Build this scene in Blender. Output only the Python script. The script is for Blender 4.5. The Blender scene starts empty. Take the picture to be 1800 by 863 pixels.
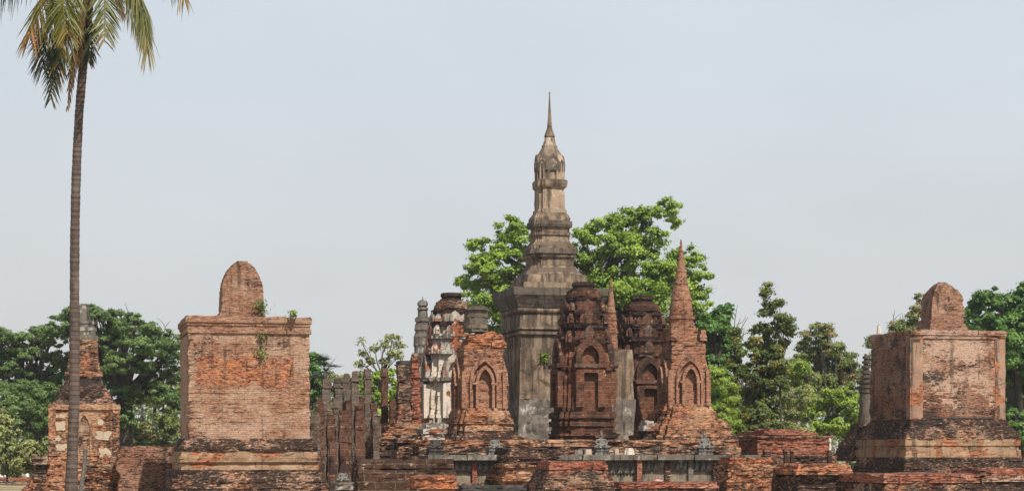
import bpy, bmesh, math, random
import numpy as np
from mathutils import Vector, Matrix, noise as mnoise

R = math.radians
sc = bpy.context.scene
COL = sc.collection

# ------------------------------------------------------------------ camera
F, HZ, EYE = 3500.0, 795.0, 2.3            # focal length and horizon row in the photograph's pixels, eye height in metres
cam = bpy.data.objects.new("camera", bpy.data.cameras.new("camera"))
COL.objects.link(cam)
cam.location = (0, 0, EYE)
cam.rotation_euler = (R(90), 0, 0)
cam.data.sensor_width = 36
cam.data.lens = 36 * F / 1800
cam.data.shift_y = (HZ - 431.5) / 1800
cam.data.clip_end = 6000
sc.camera = cam

# ------------------------------------------------------------------ sky, sun, exposure
SUN_EL, SUN_AZ = R(54), R(30)              # azimuth measured to the right of straight behind the camera
sd = Vector((math.sin(SUN_AZ) * math.cos(SUN_EL), -math.cos(SUN_AZ) * math.cos(SUN_EL), math.sin(SUN_EL)))
w = bpy.data.worlds.new("World"); sc.world = w; w.use_nodes = True
nt = w.node_tree; bg = nt.nodes["Background"]; bg.inputs[1].default_value = 0.1
sky = nt.nodes.new("ShaderNodeTexSky"); sky.sky_type = 'NISHITA'; sky.sun_disc = False
sky.sun_elevation = SUN_EL
sky.sun_rotation = math.atan2(sd.x, sd.y)
sky.dust_density = 4.0; sky.air_density = 1.0; sky.ozone_density = 1.0
tc = nt.nodes.new("ShaderNodeTexCoord"); sp = nt.nodes.new("ShaderNodeSeparateXYZ")
nt.links.new(tc.outputs['Generated'], sp.inputs[0])
rmp = nt.nodes.new("ShaderNodeValToRGB")
rmp.color_ramp.elements[0].position = 0.0; rmp.color_ramp.elements[0].color = (0.531, 0.534, 0.520, 1)
rmp.color_ramp.elements[1].position = 0.24; rmp.color_ramp.elements[1].color = (0.520, 0.571, 0.630, 1)
ez = rmp.color_ramp.elements.new(1.0); ez.color = (0.205, 0.268, 0.378, 1)
em = rmp.color_ramp.elements.new(0.5); em.color = (0.346, 0.409, 0.504, 1)
nt.links.new(sp.outputs['Z'], rmp.inputs[0])
scl = nt.nodes.new("ShaderNodeVectorMath"); scl.operation = 'SCALE'
veil = nt.nodes.new("ShaderNodeTexNoise"); veil.inputs['Scale'].default_value = 5.0; veil.inputs['Detail'].default_value = 5     # uneven veils in the haze
vmap = nt.nodes.new("ShaderNodeMapping"); vmap.inputs['Scale'].default_value = (1, 1, 2.6); nt.links.new(tc.outputs['Generated'], vmap.inputs[0]); nt.links.new(vmap.outputs[0], veil.inputs['Vector'])
vr = nt.nodes.new("ShaderNodeMapRange"); vr.inputs[1].default_value = .3; vr.inputs[2].default_value = .7; vr.inputs[3].default_value = 10.1; vr.inputs[4].default_value = 10.95
nt.links.new(veil.outputs['Fac'], vr.inputs[0]); nt.links.new(vr.outputs[0], scl.inputs['Scale'])
nt.links.new(rmp.outputs[0], scl.inputs[0])
mixw = nt.nodes.new("ShaderNodeMix"); mixw.data_type = 'RGBA'; mixw.inputs[0].default_value = 0.93   # a thick dry-season haze over the blue
nt.links.new(sky.outputs[0], mixw.inputs[6]); nt.links.new(scl.outputs[0], mixw.inputs[7])
nt.links.new(mixw.outputs[2], bg.inputs[0])
sun = bpy.data.objects.new("sun", bpy.data.lights.new("sun", 'SUN')); COL.objects.link(sun)
sun.data.energy = 5.0; sun.data.angle = R(0.6); sun.data.color = (1.0, 0.95, 0.87)
sun.rotation_euler = sd.to_track_quat('Z', 'Y').to_euler()
sc.view_settings.view_transform = 'Standard'; sc.view_settings.look = 'None'
sc.view_settings.exposure = 0.34; sc.view_settings.gamma = 1.0; sc.view_settings.use_curve_mapping = False
sc.cycles.use_denoising = True
sc.cycles.max_bounces = 6

# ------------------------------------------------------------------ helpers
THETA = R(13.2)                            # the ruin's own axes are turned against the camera
def at(px, D, py=None):
    return Vector(((px - 900) / F * D, D, 0.0 if py is None else EYE + (HZ - py) / F * D))
def zz(py, D): return EYE + (HZ - py) / F * D
def phi(px, th=THETA): return th + math.atan((px - 900) / F)

def tag(o, label=None, cat=None, group=None, kind=None):
    if label: o["label"] = label
    if cat: o["category"] = cat
    if group: o["group"] = group
    if kind: o["kind"] = kind
    return o
def thing(name, loc, label, cat, group=None, rz=THETA):
    o = bpy.data.objects.new(name, None); COL.objects.link(o)
    o.location = loc; o.rotation_euler = (0, 0, rz); o.empty_display_size = 0.3
    return tag(o, label, cat, group)
def mk(name, verts, faces, mat, parent=None, smooth=False, label=None):
    me = bpy.data.meshes.new(name)
    me.from_pydata([tuple(v) for v in verts], [], faces); me.update()
    if smooth: me.polygons.foreach_set("use_smooth", [True] * len(me.polygons))
    me.materials.append(mat)
    o = bpy.data.objects.new(name, me); COL.objects.link(o)
    if parent is not None: o.parent = parent
    if label: o["label"] = label
    return o
def copy_tree(o, parent=None):
    c = o.copy(); COL.objects.link(c)
    if parent is not None: c.parent = parent
    for ch in o.children: copy_tree(ch, c)
    return c

# ------------------------------------------------------------------ materials
class NT:
    def __init__(s, name):
        s.m = bpy.data.materials.new(name); s.m.use_nodes = True
        s.t = s.m.node_tree; s.b = s.t.nodes["Principled BSDF"]
        s.b.inputs['Roughness'].default_value = 0.92
        s.b.inputs['Specular IOR Level'].default_value = 0.2
    def n(s, typ, **kw):
        x = s.t.nodes.new("ShaderNode" + typ)
        for k, v in kw.items(): setattr(x, k, v)
        return x
    def l(s, a, b): s.t.links.new(a, b)
    def setin(s, node, key, v):
        if hasattr(v, "is_linked") or hasattr(v, "links"): s.l(v, node.inputs[key])
        else: node.inputs[key].default_value = v
    def math(s, op, a, b=None, c=None, clamp=False):
        x = s.n("Math", operation=op, use_clamp=clamp)
        s.setin(x, 0, a)
        if b is not None: s.setin(x, 1, b)
        if c is not None: s.setin(x, 2, c)
        return x.outputs[0]
    def obj(s): return s.n("TexCoord").outputs['Object']
    def mapv(s, v, scale, loc=(0, 0, 0)):
        x = s.n("Mapping"); x.inputs['Scale'].default_value = scale; x.inputs['Location'].default_value = loc
        s.l(v, x.inputs[0]); return x.outputs[0]
    def noise(s, v, scale, detail=6, rough=0.6, dist=0.0):
        x = s.n("TexNoise"); s.l(v, x.inputs['Vector'])
        x.inputs['Scale'].default_value = scale; x.inputs['Detail'].default_value = detail
        x.inputs['Roughness'].default_value = rough; x.inputs['Distortion'].default_value = dist
        return x.outputs['Fac']
    def ramp(s, v, a, b):
        x = s.n("MapRange"); x.interpolation_type = 'SMOOTHSTEP'
        s.l(v, x.inputs[0]); x.inputs[1].default_value = a; x.inputs[2].default_value = b
        return x.outputs[0]
    def mix(s, f, a, b, blend='MIX'):
        x = s.n("Mix", data_type='RGBA', blend_type=blend)
        s.setin(x, 0, f)
        for i, c in ((6, a), (7, b)):
            if isinstance(c, tuple): x.inputs[i].default_value = (*c, 1)
            else: s.l(c, x.inputs[i])
        return x.outputs[2]
    def color(s, c): s.l(c, s.b.inputs['Base Color'])
    def bump(s, h, dist, strength=0.7):
        x = s.n("Bump"); x.inputs['Strength'].default_value = strength; x.inputs['Distance'].default_value = dist
        s.l(h, x.inputs['Height']); s.l(x.outputs[0], s.b.inputs['Normal'])

def brick_mat(name, c1, c2, c3, mortar=(.30, .22, .16), stain=.5, stain_col=(.028, .020, .016), pale=.3, pale_col=(.45, .33, .25),
              bw=.34, bh=.1, crust=.75, streak=.6, seed=0.0, big=1.0):
    """courses of old brick: three brick colours, washed-out pale patches, black crust in patches and on ledges"""
    M = NT(name); o = M.obj(); o = M.mapv(o, (1, 1, 1), (seed * 3.1, seed * 1.7, seed * .53))
    sep = M.n("SeparateXYZ"); M.l(o, sep.inputs[0])
    u = M.math('ADD', sep.outputs[0], sep.outputs[1])
    wob = M.noise(o, 1.3, 3)
    z = M.math('MULTIPLY_ADD', wob, .06, sep.outputs[2])
    cmb = M.n("CombineXYZ"); M.l(u, cmb.inputs[0]); M.l(z, cmb.inputs[1])
    bt = M.n("TexBrick"); M.l(cmb.outputs[0], bt.inputs['Vector'])
    bt.inputs['Color1'].default_value = (*c1, 1); bt.inputs['Color2'].default_value = (*c2, 1); bt.inputs['Mortar'].default_value = (*mortar, 1)
    bt.inputs['Scale'].default_value = 1; bt.inputs['Mortar Size'].default_value = bh * .11; bt.inputs['Mortar Smooth'].default_value = .3
    bt.inputs['Brick Width'].default_value = bw; bt.inputs['Row Height'].default_value = bh; bt.inputs['Bias'].default_value = -.1
    st = M.noise(M.mapv(o, (2.8, 2.8, 12)), 1.0, 7, .72)                 # short streaks along the courses
    col = M.mix(M.ramp(st, .50, .60), bt.outputs['Color'], tuple(min(.62, x * 1.12) for x in c3))
    st2 = M.noise(M.mapv(o, (4.4, 4.4, 13), (7, 3, 1)), 1.0, 5, .70)
    col = M.mix(M.math('MULTIPLY', M.ramp(st2, .50, .585), streak), col, tuple(x * .13 + .006 for x in c1))
    pl = M.noise(M.mapv(o, (1, 1, 1.3), (11, 4, 9)), .55 * big, 8, .65, .3)
    st3 = M.noise(M.mapv(o, (3.4, 3.4, 13), (3, 9, 5)), 1.0, 5, .7)
    pf = M.math('MULTIPLY', M.ramp(M.math('MULTIPLY_ADD', st3, .35, pl), .62 - .12 * pale, .82 - .12 * pale), min(1, pale * 1.6))
    col = M.mix(pf, col, pale_col)
    sn = M.noise(M.mapv(o, (1, 1, 1.6), (2, 8, 20)), .5 * big, 9, .68, .4)
    sf = M.ramp(M.math('ADD', M.math('MULTIPLY_ADD', st2, .9, -.45), sn), .76 - .34 * stain, .84 - .34 * stain)
    drip = M.ramp(M.math('MULTIPLY_ADD', sn, .5, M.noise(M.mapv(o, (2.4, 2.4, .22), (6, 2, 2)), 1.0, 5, .65)), .86 - .14 * stain, 1.0 - .14 * stain)
    fleck = M.ramp(M.noise(M.mapv(o, (4.8, 4.8, 15), (1, 5, 8)), 1.0, 3, .6), .57, .62)     # bricks that lost their crust stay bright
    sf = M.math('MAXIMUM', sf, M.math('MULTIPLY', drip, .75))
    sf = M.math('MULTIPLY', sf, M.math('MULTIPLY_ADD', fleck, -.75, 1.0))
    col = M.mix(M.math('MULTIPLY', sf, .93), col, stain_col)
    gn = M.n("NewGeometry"); s3 = M.n("SeparateXYZ"); M.l(gn.outputs['True Normal'], s3.inputs[0])
    up = M.ramp(s3.outputs[2], .45, .85)                                # soot-black algae lives on the ledges
    gr = M.ramp(M.noise(o, 2.2, 5), .36, .56)
    col = M.mix(M.math('MULTIPLY', M.math('MULTIPLY', up, gr), crust), col, tuple(x * 1.2 for x in stain_col))
    fine = M.noise(o, 14, 4, .7)
    col = M.mix(.55, col, M.mix(1.0, col, M.mix(M.ramp(fine, .3, .7), (.5, .46, .44), (1.55, 1.5, 1.45)), 'MULTIPLY'))
    M.color(col)
    h = M.math('SUBTRACT', M.math('MULTIPLY', st, 1.6), M.math('MULTIPLY', bt.outputs['Fac'], .6))
    M.bump(M.math('ADD', h, fine), .05)
    return M.m

def stucco_mat(name, base, warm, dark=(.03, .027, .024), stain=.5, streak=.5, brick=0.0, brick_col=(.22, .075, .035), seed=0.0, pale=(.5, .46, .4), palef=.3):
    """weathered lime render: vertical rain streaks, black patches, brick showing where it fell off"""
    M = NT(name); o = M.mapv(M.obj(), (1, 1, 1), (seed * 2.3, seed * 5.1, seed))
    n1 = M.noise(o, 1.1, 8, .65, .3); n2 = M.noise(M.mapv(o, (1, 1, 1), (5, 5, 5)), .45, 6, .6)
    col = M.mix(M.ramp(n1, .35, .65), base, warm)
    col = M.mix(M.math('MULTIPLY', M.ramp(M.noise(M.mapv(o, (1, 1, 1), (9, 1, 3)), 1.6, 8, .7), .52, .66), palef), col, pale)
    vs = M.noise(M.mapv(o, (2.6, 2.6, .16)), 1.0, 6, .7)
    vmix = M.math('MULTIPLY_ADD', n2, .45, vs)
    col = M.mix(M.math('MULTIPLY', M.ramp(vmix, .80 - .2 * streak, .95 - .15 * streak), .85), col, dark)
    bl = M.noise(M.mapv(o, (1, 1, 1.5), (1, 7, 2)), .9, 9, .74, .3)
    col = M.mix(M.math('MULTIPLY', M.ramp(bl, .68 - .2 * stain, .80 - .16 * stain), .85), col, dark)
    if brick:
        fb = M.ramp(M.noise(M.mapv(o, (1, 1, 1.2), (3, 3, 8)), .75, 8, .62, .2), .72 - .3 * brick, .745 - .3 * brick)
        bst = M.noise(M.mapv(o, (2, 2, 10)), 1.0, 6, .7)
        bc = M.mix(M.ramp(bst, .42, .62), brick_col, tuple(x * 1.8 for x in brick_col))
        bc = M.mix(M.ramp(M.noise(M.mapv(o, (3, 3, 12), (4, 4, 4)), 1, 5, .7), .52, .62), bc, (.03, .018, .014))
        col = M.mix(fb, col, bc)
    gn = M.n("NewGeometry"); s3 = M.n("SeparateXYZ"); M.l(gn.outputs['True Normal'], s3.inputs[0])
    col = M.mix(M.math('MULTIPLY', M.ramp(s3.outputs[2], .3, .7), .8), col, tuple(x * 1.5 for x in dark))
    fine = M.noise(o, 11, 5, .7)
    col = M.mix(.45, col, M.mix(1.0, col, M.mix(M.ramp(fine, .3, .7), (.6, .58, .56), (1.4, 1.38, 1.35)), 'MULTIPLY'))
    M.color(col); M.bump(M.math('MULTIPLY_ADD', n1, 1.5, fine), .05)
    return M.m

def laterite_mat(name, c1, c2, mortar, bw=.7, bh=.32, stain=.5, grey=.3, seed=0.0, msize=.025, flecks=.8):
    M = NT(name); o = M.mapv(M.obj(), (1, 1, 1), (seed * 3.3, seed * 1.9, seed * .7))
    sep = M.n("SeparateXYZ"); M.l(o, sep.inputs[0])
    wob = M.noise(o, 2.0, 4)
    u = M.math('MULTIPLY_ADD', wob, .15, M.math('ADD', sep.outputs[0], sep.outputs[1]))
    z = M.math('MULTIPLY_ADD', wob, .12, sep.outputs[2])
    cmb = M.n("CombineXYZ"); M.l(u, cmb.inputs[0]); M.l(z, cmb.inputs[1])
    bt = M.n("TexBrick"); M.l(cmb.outputs[0], bt.inputs['Vector'])
    bt.inputs['Color1'].default_value = (*c1, 1); bt.inputs['Color2'].default_value = (*c2, 1); bt.inputs['Mortar'].default_value = (*mortar, 1)
    bt.inputs['Scale'].default_value = 1; bt.inputs['Mortar Size'].default_value = msize; bt.inputs['Mortar Smooth'].default_value = .6
    bt.inputs['Brick Width'].default_value = bw; bt.inputs['Row Height'].default_value = bh
    n1 = M.noise(o, 3.5, 8, .75)
    col = M.mix(M.math('MULTIPLY', M.ramp(n1, .46, .62), .8), bt.outputs['Color'], tuple(x * .3 for x in c1))
    g = M.noise(M.mapv(o, (1, 1, .6), (5, 5, 1)), 1.0, 8, .7)
    col = M.mix(M.math('MULTIPLY', M.ramp(g, .66 - .25 * grey, .80 - .2 * grey), .85), col, (.145, .122, .10))
    s = M.noise(M.mapv(o, (1, 1, .7), (2, 9, 4)), .9, 8, .7)
    col = M.mix(M.math('MULTIPLY', M.ramp(s, .70 - .25 * stain, .82 - .2 * stain), .85), col, (.022, .017, .014))
    sp2 = M.noise(M.mapv(o, (1, 1, 1.7), (4, 4, 4)), 3.0, 6, .7)
    col = M.mix(M.math('MULTIPLY', M.ramp(sp2, .60, .66), flecks), col, (.40, .29, .20))
    gn = M.n("NewGeometry"); s3 = M.n("SeparateXYZ"); M.l(gn.outputs['True Normal'], s3.inputs[0])
    col = M.mix(M.math('MULTIPLY', M.ramp(s3.outputs[2], .5, .9), .6), col, (.03, .022, .018))
    M.color(col); M.bump(M.math('SUBTRACT', n1, M.math('MULTIPLY', bt.outputs['Fac'], .6)), .06)
    return M.m

def plain_mat(name, c, c2=None, scale=3, rough=.85):
    M = NT(name); o = M.obj(); n1 = M.noise(o, scale, 7, .7)
    M.color(M.mix(M.ramp(n1, .35, .65), c, c2 or tuple(x * .55 for x in c)))
    M.b.inputs['Roughness'].default_value = rough
    M.bump(n1, .03)
    return M.m

def leaf_mat(name, dark, light, warm=None, trans=.35):
    M = NT(name)
    a = M.n("Attribute", attribute_name="tint"); sepc = M.n("SeparateColor"); M.l(a.outputs['Color'], sepc.inputs[0])
    gi = M.n("NewGeometry")
    f = M.math('ADD', M.math('MULTIPLY', sepc.outputs[0], .6), M.math('MULTIPLY', gi.outputs['Random Per Island'], .4))
    col = M.mix(f, dark, light)
    if warm: col = M.mix(M.ramp(sepc.outputs[1], .72, .95), col, warm)
    M.color(col); M.b.inputs['Roughness'].default_value = .55; M.b.inputs['Specular IOR Level'].default_value = .3
    tr = M.n("BsdfTranslucent"); hs = M.n("HueSaturation"); M.l(col, hs.inputs['Color']); hs.inputs['Value'].default_value = 1.5; hs.inputs['Saturation'].default_value = 1.1
    M.l(hs.outputs[0], tr.inputs[0])
    mx = M.n("MixShader"); mx.inputs[0].default_value = trans
    M.l(M.b.outputs[0], mx.inputs[1]); M.l(tr.outputs[0], mx.inputs[2])
    M.l(mx.outputs[0], M.t.nodes["Material Output"].inputs[0])
    return M.m

BR = {}
BR['pink'] = brick_mat("washed_pink_brick", (0.323, 0.146, 0.078), (0.253, 0.107, 0.056), (0.384, 0.218, 0.133), pale=.50, pale_col=(.43, .285, .20), stain=0.45, crust=.95, streak=.6)
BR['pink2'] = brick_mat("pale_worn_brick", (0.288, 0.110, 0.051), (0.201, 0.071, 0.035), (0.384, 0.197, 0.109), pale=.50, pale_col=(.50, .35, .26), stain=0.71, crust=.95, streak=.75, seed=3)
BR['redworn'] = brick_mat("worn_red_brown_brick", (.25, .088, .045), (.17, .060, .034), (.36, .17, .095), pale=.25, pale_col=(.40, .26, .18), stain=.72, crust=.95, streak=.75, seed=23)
BR['orange'] = brick_mat("rough_orange_brick", (.42, .125, .045), (.30, .08, .032), (.50, .22, .09), pale=.1, stain=.45, streak=.9, seed=5)
BR['base'] = brick_mat("dark_stepped_brick", (.30, .12, .062), (.21, .075, .04), (.50, .28, .16), pale=.25, stain=1.12, streak=.9, seed=7, crust=.9)
BR['spire'] = brick_mat("rosy_spire_brick", (0.314, 0.129, 0.070), (0.262, 0.101, 0.055), (0.384, 0.184, 0.101), pale=.3, pale_col=(.46, .27, .18), stain=0.45, streak=.75, seed=9)
BR['red'] = brick_mat("red_brick", (.33, .08, .04), (.24, .055, .03), (.45, .16, .08), pale=.12, stain=.62, streak=.8, seed=11)
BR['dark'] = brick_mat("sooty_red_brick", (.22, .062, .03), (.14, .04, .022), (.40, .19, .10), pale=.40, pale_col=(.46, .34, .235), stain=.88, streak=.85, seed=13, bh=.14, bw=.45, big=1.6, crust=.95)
BR['rubble'] = brick_mat("tumbled_brick", (0.369, 0.128, 0.051), (0.242, 0.079, 0.035), (0.504, 0.255, 0.125), pale=.3, pale_col=(.52, .35, .22), stain=.74, streak=.95, seed=15, bw=.45, bh=.13)
BR['vault'] = brick_mat("vault_brick", (0.297, 0.134, 0.074), (0.245, 0.101, 0.055), (0.366, 0.200, 0.117), pale=.3, pale_col=(.44, .30, .21), stain=0.45, streak=.6, seed=17)
ST = {}
ST['tower'] = stucco_mat("grey_tower_render", (.20, .148, .105), (.27, .19, .125), dark=(.050, .036, .026), stain=.72, streak=.7, palef=.6, pale=(.36, .29, .22))
ST['crust'] = stucco_mat("sooty_ledge_render", (.095, .078, .06), (.14, .112, .083), dark=(.050, .036, .026), stain=.6, streak=.5, seed=18, palef=.3, pale=(.24, .20, .155))
ST['towerbase'] = stucco_mat("stained_base_render", (.19, .135, .094), (.29, .20, .13), dark=(.050, .036, .026), stain=.92, streak=.6, seed=2, palef=.8, pale=(.36, .285, .195))
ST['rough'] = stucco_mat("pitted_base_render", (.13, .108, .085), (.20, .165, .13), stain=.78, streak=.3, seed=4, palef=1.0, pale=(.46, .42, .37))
ST['white'] = stucco_mat("white_lime_render", (.55, .47, .37), (.62, .54, .44), stain=.36, streak=.12, brick=.36, seed=6, palef=.5, pale=(.68, .63, .55))
ST['tier'] = stucco_mat("grey_white_render", (.36, .32, .27), (.46, .40, .33), stain=.62, streak=.4, brick=.62, seed=8, palef=.5, pale=(.55, .51, .45))
ST['bud'] = stucco_mat("pale_bud_render", (.29, .215, .15), (.36, .26, .18), dark=(.050, .036, .026), stain=.40, streak=.6, seed=10, palef=.6, pale=(.50, .43, .35))
ST['patch'] = stucco_mat("cream_plaster", (.42, .33, .235), (.48, .38, .275), stain=.2, streak=.1, seed=12)
ST['slab'] = stucco_mat("grey_slab", (.115, .10, .08), (.165, .142, .112), stain=.55, streak=.35, seed=14, palef=.6, pale=(.55, .50, .44))
ST['tan'] = stucco_mat("tan_moulding_render", (.29, .175, .10), (.36, .23, .14), stain=.66, streak=.4, brick=.62, brick_col=(.24, .095, .048), seed=20, palef=.4, pale=(.46, .35, .24))
ST['pinkrender'] = stucco_mat("pink_worn_render", (.29, .175, .115), (.34, .215, .145), stain=.6, streak=.5, brick=.72, brick_col=(.26, .10, .05), seed=22, palef=.4, pale=(.44, .33, .25))
ST['panel'] = stucco_mat("tan_panel_render", (.20, .16, .112), (.26, .205, .145), stain=.62, streak=.5, seed=16)
LA = {}
LA['red'] = laterite_mat("red_laterite", (.150, .060, .034), (.095, .042, .027), (.14, .10, .07), grey=.72, stain=.80)
LA['grey'] = laterite_mat("rendered_laterite", (.17, .11, .08), (.14, .095, .072), (.15, .12, .095), grey=.8, stain=.65, seed=2)
LA['prang'] = laterite_mat("sooty_laterite", (.150, .056, .031), (.085, .034, .021), (.14, .085, .05), bw=.42, bh=.17, grey=.1, stain=1.0, seed=6, msize=.022)
LA['prang2'] = laterite_mat("red_pier_laterite", (.19, .070, .036), (.12, .046, .026), (.20, .13, .085), bw=.5, bh=.22, grey=.1, stain=.80, seed=8, msize=.02)
LA['crust'] = laterite_mat("black_crusted_laterite", (.060, .030, .020), (.040, .022, .016), (.03, .022, .017), bw=.5, bh=.3, grey=.1, stain=.8, seed=9, flecks=.45)
LA['block'] = laterite_mat("brown_laterite_blocks", (.085, .040, .024), (.055, .028, .018), (.15, .105, .068), bw=1.0, bh=.42, grey=.15, stain=.55, seed=4, msize=.035)
STONE = plain_mat("grey_stone", (.22, .20, .175), (.05, .045, .04), 5)
DSTONE = plain_mat("black_stone", (.07, .058, .05), (.028, .024, .022), 4)
WHITE = plain_mat("white_paint", (.78, .78, .76), (.6, .6, .58), 6)
BARK = plain_mat("tree_bark", (.075, .058, .043), (.035, .027, .02), 4)
GBARK = plain_mat("grey_bark", (.14, .125, .105), (.07, .062, .052), 4)

# ------------------------------------------------------------------ shape builders
def unit(kind):
    if kind == 'sq': return [(1, -1), (1, 1), (-1, 1), (-1, -1)]
    if kind == 'red':   # square with stepped corners
        c = [1.0, .86, .72]; q = [(c[0], c[2]), (c[1], c[2]), (c[1], c[1]), (c[2], c[1]), (c[2], c[0])]
    elif kind == 'red1':
        q = [(1, .78), (.78, .78), (.78, 1)]
    elif kind == 'red3':
        c = [1.0, .9, .8, .7]; q = [(1, .7), (.9, .7), (.9, .8), (.8, .8), (.8, .9), (.7, .9), (.7, 1)]
    elif kind == 'oct': return [(math.cos(R(22.5 + 45 * i)), math.sin(R(22.5 + 45 * i))) for i in range(8)]
    elif kind == 'circ': return [(math.cos(R(15 * i)), math.sin(R(15 * i))) for i in range(24)]
    out = []
    for k in range(4):
        for (x, y) in q:
            for _ in range(k): x, y = -y, x
            out.append((x, y))
    return out
def sil(kind, ph, asp=1.0):
    return max(abs(x * math.cos(ph) - y * asp * math.sin(ph)) for x, y in unit(kind))

def stack(parent, name, mat, prof, kind='sq', asp=1.0, seg=.3, course=.1, jit=.012, ero=.04, brk=.012, rag=0.0, off=(0, 0), seed=1,
          smooth=False, fy=None, label=None, corner=None):
    """rings of a plan shape piled up along a profile [(z, half width)]; each course steps in or out a little and is worn away by noise"""
    rnd = random.Random(seed)
    corner = (.14 if course else .06) if corner is None else corner
    if not ero: corner = 0
    pts = unit(kind); hm = max(h for z, h in prof); n = len(pts)
    base, nor = [], []
    for i in range(n):
        a = Vector(pts[i]); b = Vector(pts[(i + 1) % n])
        k = max(1, int(round((b - a).length * hm / seg))) if kind not in ('circ',) else 1
        e = (b - a).normalized(); no = Vector((e.y, -e.x))
        pa = (a - Vector(pts[i - 1])).normalized(); pn = Vector((pa.y, -pa.x))
        for j in range(k):
            base.append(a + (b - a) * (j / k)); nor.append((no + pn).normalized() if j == 0 else no)
    m = len(base); rings = []
    for (z0, h0), (z1, h1) in zip(prof, prof[1:]):
        dz = z1 - z0
        if dz < 1e-5: continue
        if course:
            c = max(1, int(round(dz / course)))
            for i in range(c):
                h = h0 + (h1 - h0) * (i + .5) / c + rnd.uniform(-jit, jit)
                rv = [rnd.uniform(-brk, brk) for _ in range(m)]
                rings.append((z0 + dz * i / c, h, rv)); rings.append((z0 + dz * (i + 1) / c, h, rv))
        else:
            c = max(1, int(round(dz / .45)))
            for i in range(c + 1):
                rings.append((z0 + dz * i / c, h0 + (h1 - h0) * i / c, [rnd.uniform(-brk, brk) for _ in range(m)]))
    zt = rings[-1][0]; V = []; s = seed * 7.31
    for z, h, rv in rings:
        for p, q, r in zip(base, nor, rv):
            hy = (h * asp) if fy is None else fy
            x, y = p.x * h, p.y * hy
            d = r
            if ero:
                nv = mnoise.noise((x * .9 + s, y * .9, z * 1.4)) + .5 * mnoise.noise((x * 2.7, y * 2.7 + s, z * 5))
                d -= ero * max(0, nv + .15) * 1.6
            if corner and q.x * q.y != 0 and abs(q.x) > .3 and abs(q.y) > .3 and kind not in ('circ', 'oct'):
                d -= corner * max(0, .15 + 1.3 * mnoise.noise((z * 1.9 + s, q.x * 3 + s, q.y * 3)) + .8 * mnoise.noise((z * 6 + s, q.x * 3, q.y * 3)))
            d = max(d, -h * .5)
            z2 = z
            if rag and z > zt - rag * 2:
                z2 = z - rag * max(0, .35 + mnoise.noise((x * .8 + s, y * .8, 3.3)) + .5 * mnoise.noise((x * 2.3, y * 2.3 + s, 1.3))) * (z - zt + rag * 2) / (rag * 2)
            V.append((x + q.x * d + off[0], y + q.y * d + off[1], z2))
    Fc = []
    for k in range(len(rings) - 1):
        for i in range(m):
            j = (i + 1) % m
            Fc.append((k * m + i, k * m + j, (k + 1) * m + j, (k + 1) * m + i))
    t = (len(rings) - 1) * m
    V.append((off[0], off[1], sum(v[2] for v in V[t:t + m]) / m)); c = len(V) - 1
    for i in range(m): Fc.append((t + i, t + (i + 1) % m, c))
    return mk(name, V, Fc, mat, parent, smooth, label)

def pprof(px, D, rows, kind='sq', th=THETA, asp=1.0):
    """profile rows (photo row, silhouette half width in photo pixels) -> metres"""
    k = D / F; s = sil(kind, phi(px, th), asp)
    rows = sorted(rows, key=lambda r: -r[0])
    return [(zz(y, D), max(hw * k / s, .01)) for y, hw in rows]

ROT = {'front': 0.0, 'left': -math.pi / 2, 'right': math.pi / 2, 'back': math.pi}
def arch_outline(w, hs, h, n=7, pointed=1.0):
    pts = [(-w, 0)]
    for i in range(n + 1):
        a = i / n * math.pi / 2
        x = -w * math.cos(a); z = hs + (h - hs) * (math.sin(a) if pointed < .5 else (math.sin(a) * .55 + .45 * (i / n)))
        pts.append((x, z))
    return pts + [(-x, z) for x, z in reversed(pts[:-1])]
def arch_frame(parent, name, mat, w, hs, h, t, top, depth, face, dist, z0, dx=0.0, y_in=.12, pointed=1.0):
    """pilasters and arch round a niche, standing `depth` proud of a wall at distance `dist` from the axis"""
    a = arch_outline(w, hs, h, 8, pointed); b = arch_outline(w + t, hs + t * .2, h + top, 8, pointed)
    rot = Matrix.Rotation(ROT[face], 3, 'Z'); V = []
    for outline in (a, b):
        for y in (-(dist + depth), -(dist - y_in)):
            for x, z in outline: V.append(rot @ Vector((x + dx, y, z + z0)))
    n = len(a); Fc = []
    for i in range(n - 1):
        Fc.append((i, i + 1, 2 * n + i + 1, 2 * n + i))            # front
        Fc.append((i + 1, i, n + i, n + i + 1))                    # reveal
        Fc.append((2 * n + i, 2 * n + i + 1, 3 * n + i + 1, 3 * n + i))
    Fc.append((0, 2 * n, 3 * n, n)); Fc.append((n - 1, 2 * n - 1, 4 * n - 1, 3 * n - 1))
    return mk(name, V, Fc, mat, parent)
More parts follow.
